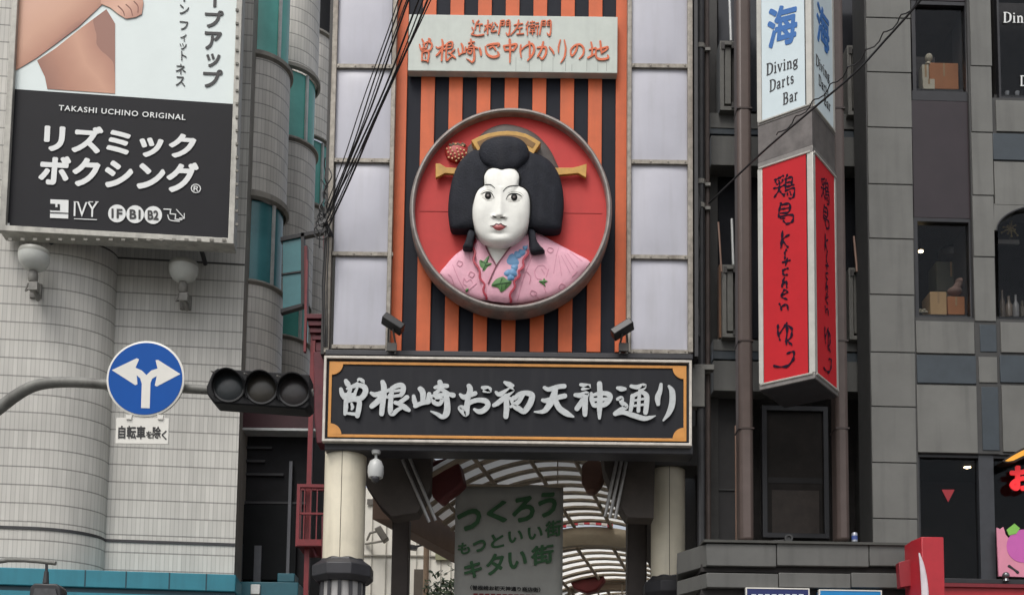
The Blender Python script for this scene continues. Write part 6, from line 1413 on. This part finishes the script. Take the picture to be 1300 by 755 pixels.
# big opening: red triangle, お sign, lit arch, pink board, red counter
rtri = thing('red_triangle_mark', 'dark red downward triangle sticker on the glass of the large opening', 'sticker', tuple(RB.pt(1203.5, 637, -.09)))
b = MB(); b.poly(RB, [(1195.5, 621), (1212, 621), (1203.8, 637)], -.094, .004); b.build('sticker_film', mat('mark_red', C(150, 38, 46), .5), rtri)
neon = mat('neon_red', C(236, 42, 48), .4, .03, emit=.35)
ot = thing('red_kana_sign', 'bright red kana sign over the pink board', 'sign', tuple(RB.pt(1296, 622, .02)))
b = MB(); b.text('お', [RB.pt(1281, 591, .02), RB.pt(1313, 591, .02), RB.pt(1313, 623, .02), RB.pt(1281, 623, .02)], RB.n, .02, .05); b.build('kana_letter', neon, ot, recalc=False)
b = MB(); b.tube([RB.pt(1290, 600, .02), RB.pt(1290, 600, -.1)], .012, 6); b.build('stand_off', wframe, ot)
ya_ = thing('lit_arch_sign', 'glowing yellow arched sign box with dark rim over the red kana', 'sign', tuple(RB.pt(1300, 580, .1)))
outer = [(1272.5, 585), (1283, 577), (1297, 569), (1312, 563), (1340, 557)]; inner = [(1340, 570), (1312, 576), (1299, 581), (1288, 586), (1278, 587)]
b = MB(); b.poly(RB, outer+inner, .16, .2); b.build('box', mat('arch_rim', (.02, .015, .01), .5), ya_)
b = MB(); b.poly(RB, [(1276, 584.5), (1285, 578.5), (1298, 571.5), (1313, 566), (1340, 560), (1340, 567.5), (1312, 573.5), (1298, 578.5), (1287, 584), (1280, 585.3)], .168, .01); b.build('lit_face', mat('arch_amber', C(226, 158, 54), .5, .1, 6, emit=.35), ya_)
pk = thing('pink_board', 'pink board with a plain lilac disc and green patch in the opening corner', 'board', tuple(RB.pt(1285, 735, .05)))
b = MB(); b.poly(RB, [(1265.5, 669), (1270, 671), (1274, 668), (1277, 678), (1282, 684), (1330, 676), (1330, 733), (1268, 731)], .06, .03); b.build('board_sheet', mat('board_pink', C(216, 140, 162), .5, .06), pk, bevel=.004)
b = MB(); b.poly(RB, arc(1299, 692.5, 21, 0, 350, 35), .064, .01); b.build('lilac_disc', mat('board_lilac', C(196, 96, 172), .5, .06), pk)
b = MB(); b.poly(RB, [(1278, 672), (1288, 664), (1295, 670), (1290, 677), (1281, 679)], .068, .012); b.build('green_patch', mat('board_green', C(130, 190, 84), .5, .06), pk)
b = MB(); b.stroke([(1281, 718, 4), (1287, 722, 2.6), (1292, 726, 4)], lambda x, y, h: RB.pt(x, y, .061+h), .004); b.build('dark_bone_mark', ink, pk)
b = MB(); b.slab(RB, 1197, 735, 1394, 741, .12, .6); b.build('window_sill', wframe, rb, bevel=.004)
t = thing('round_lamp', 'small round chrome lamp on the sill below the pink board', 'lamp', tuple(RB.pt(1277, 735, .14)))
p = RB.pt(1277, 730, .14); b = MB(); b.ball(p, .045, 16, 10); b.lathe(p-V(0, 0, .07), (0, 0, 1), [(0, .04), (.03, .03)], 12); b.build('lamp_ball', mat('lamp_chrome', C(110, 112, 114), .15, .1, 8, metal=.6), t)
rc = mat('counter_red', C(176, 40, 50, 1.0), .4, .1, 4, streak=.15)
ct = thing('red_counter', 'long red counter front along the foot of the large opening', 'counter', tuple(RB.pt(1260, 780, .3)))
b = MB(); b.slab(RB, 1198, 742, 1396, 800, .25, .3); b.build('counter_front', rc, ct, bevel=.01)
b = MB(); b.slab(RB, 1196, 741, 1397, 745.5, .29, .38); b.build('counter_lip', mat('counter_lip', C(120, 34, 42), .4), ct)
rp = thing('red_box_sign', 'red boxed pylon sign with a white flame-like streak at the end of the stone ledge', 'sign', (RL.pt(1178, 755).x, 13.9, .12))
PY = F(13.75); p0, p1, p2 = at(1157, 690, 13.95), at(1170, 682, 13.75), at(1198, 681, 13.75)
ztop = at(1184, 681, 13.75).z
def pyl(b, xa, ya, xb, yb, z0, z1, th): b.prism([V(xa, ya, z1), V(xb, yb, z1), V(xb, yb, z0), V(xa, ya, z0)], V(0, th, 0))
b = MB(); q = [(p0.x, 13.95), (p1.x, 13.75), (p2.x, 13.75), (p2.x, 14.2), (p0.x, 14.2)]
b.prism([V(x, y, ztop) for x, y in q], V(0, 0, .12-ztop)); b.build('pylon_body', rc, rp, bevel=.008)
b = MB(); b.stroke([(1167, 702, 2), (1171, 720, 6.5), (1174, 745, 9), (1175, 775, 9)], lambda x, y, h: at(x, y, 13.745-h-.0), .012, 6); 
b.build('white_streak', mat('streak_white', C(214, 204, 208), .4), rp)
b = MB(); b.poly(F(14.0), [(1141, 713), (1157, 709), (1157, 743), (1143, 745)], 0, .12); b.build('side_box', mat('side_red', C(140, 38, 46), .45), rp, bevel=.006)
# blue signs under the ledge
for nm, x0, x1, y0, c_, lab in (('navy', 947, 1028, 745.5, (30, 40, 96), 'navy blue sign with white border and white lettering under the stone ledge'), ('sky', 1040, 1120, 748, (24, 128, 190), 'bright blue sign with white border beside the navy sign under the ledge')):
    t = thing('blue_wall_sign', lab, 'sign', tuple(RL.pt((x0+x1)/2, 790, .05)))
    b = MB(); b.frame(RL, x0, y0, x1, 800, .014, .05, .05); b.build('border', signw, t)
    b = MB(); b.slab(RL, x0+1.2, y0+1.2, x1-1.2, 798, .045, .18); b.build('face', mat('face_'+nm, C(*c_), .4, .08), t)
    if nm == 'navy':
        b = MB()
        for k in range(8): b.slab(RL, 954+k*8.6, 753.6, 960+k*8.6, 756.5, .05, .004); b.slab(RL, 956.2+k*8.6, 753.6, 957.6+k*8.6, 763, .0508, .004)
        b.build('lettering', wht, t)
# can and bits on the ledge
t = thing('drink_can', 'silver and blue drink can standing on the stone ledge', 'can', tuple(RL.pt(1085, 687, -.2)))
p = RL.pt(1085, 688.2, -.2); b = MB(); b.lathe(p, (0, 0, 1), [(0, .03), (.008, .036), (.105, .036), (.118, .03), (.119, .026)], 20); b.build('can_body', mat('can_silver', C(160, 164, 172), .3, .1, 8, metal=.5), t)
b = MB(); b.lathe(p+V(0, 0, .03), (0, 0, 1), [(0, .0365), (.05, .0365)], 20, close=False); b.build('can_label', mat('can_blue', C(60, 80, 140), .4, .2, 30), t)
t = thing('ledge_lamp', 'small dark round spotlight lying on the ledge below the dark recessed window', 'spotlight', tuple(RL.pt(1001, 687.5, -.25)))
p = RL.pt(1001, 683, -.25); b = MB(); b.lathe(p, (0, -1, 0), [(-.08, .03), (0, .05), (.02, .05), (.02, .03), (.0, .028)], 18); b.box(p-V(0, 0, .045), (.05, .06, .03)); b.tube([p+V(-.02, .05, -.02), p+V(-.25, .05, -.04), p+V(-.3, .05, -.05)], .02, 6); b.build('lamp_body', mat('ledge_lamp', C(60, 60, 60), .4, .2), t)
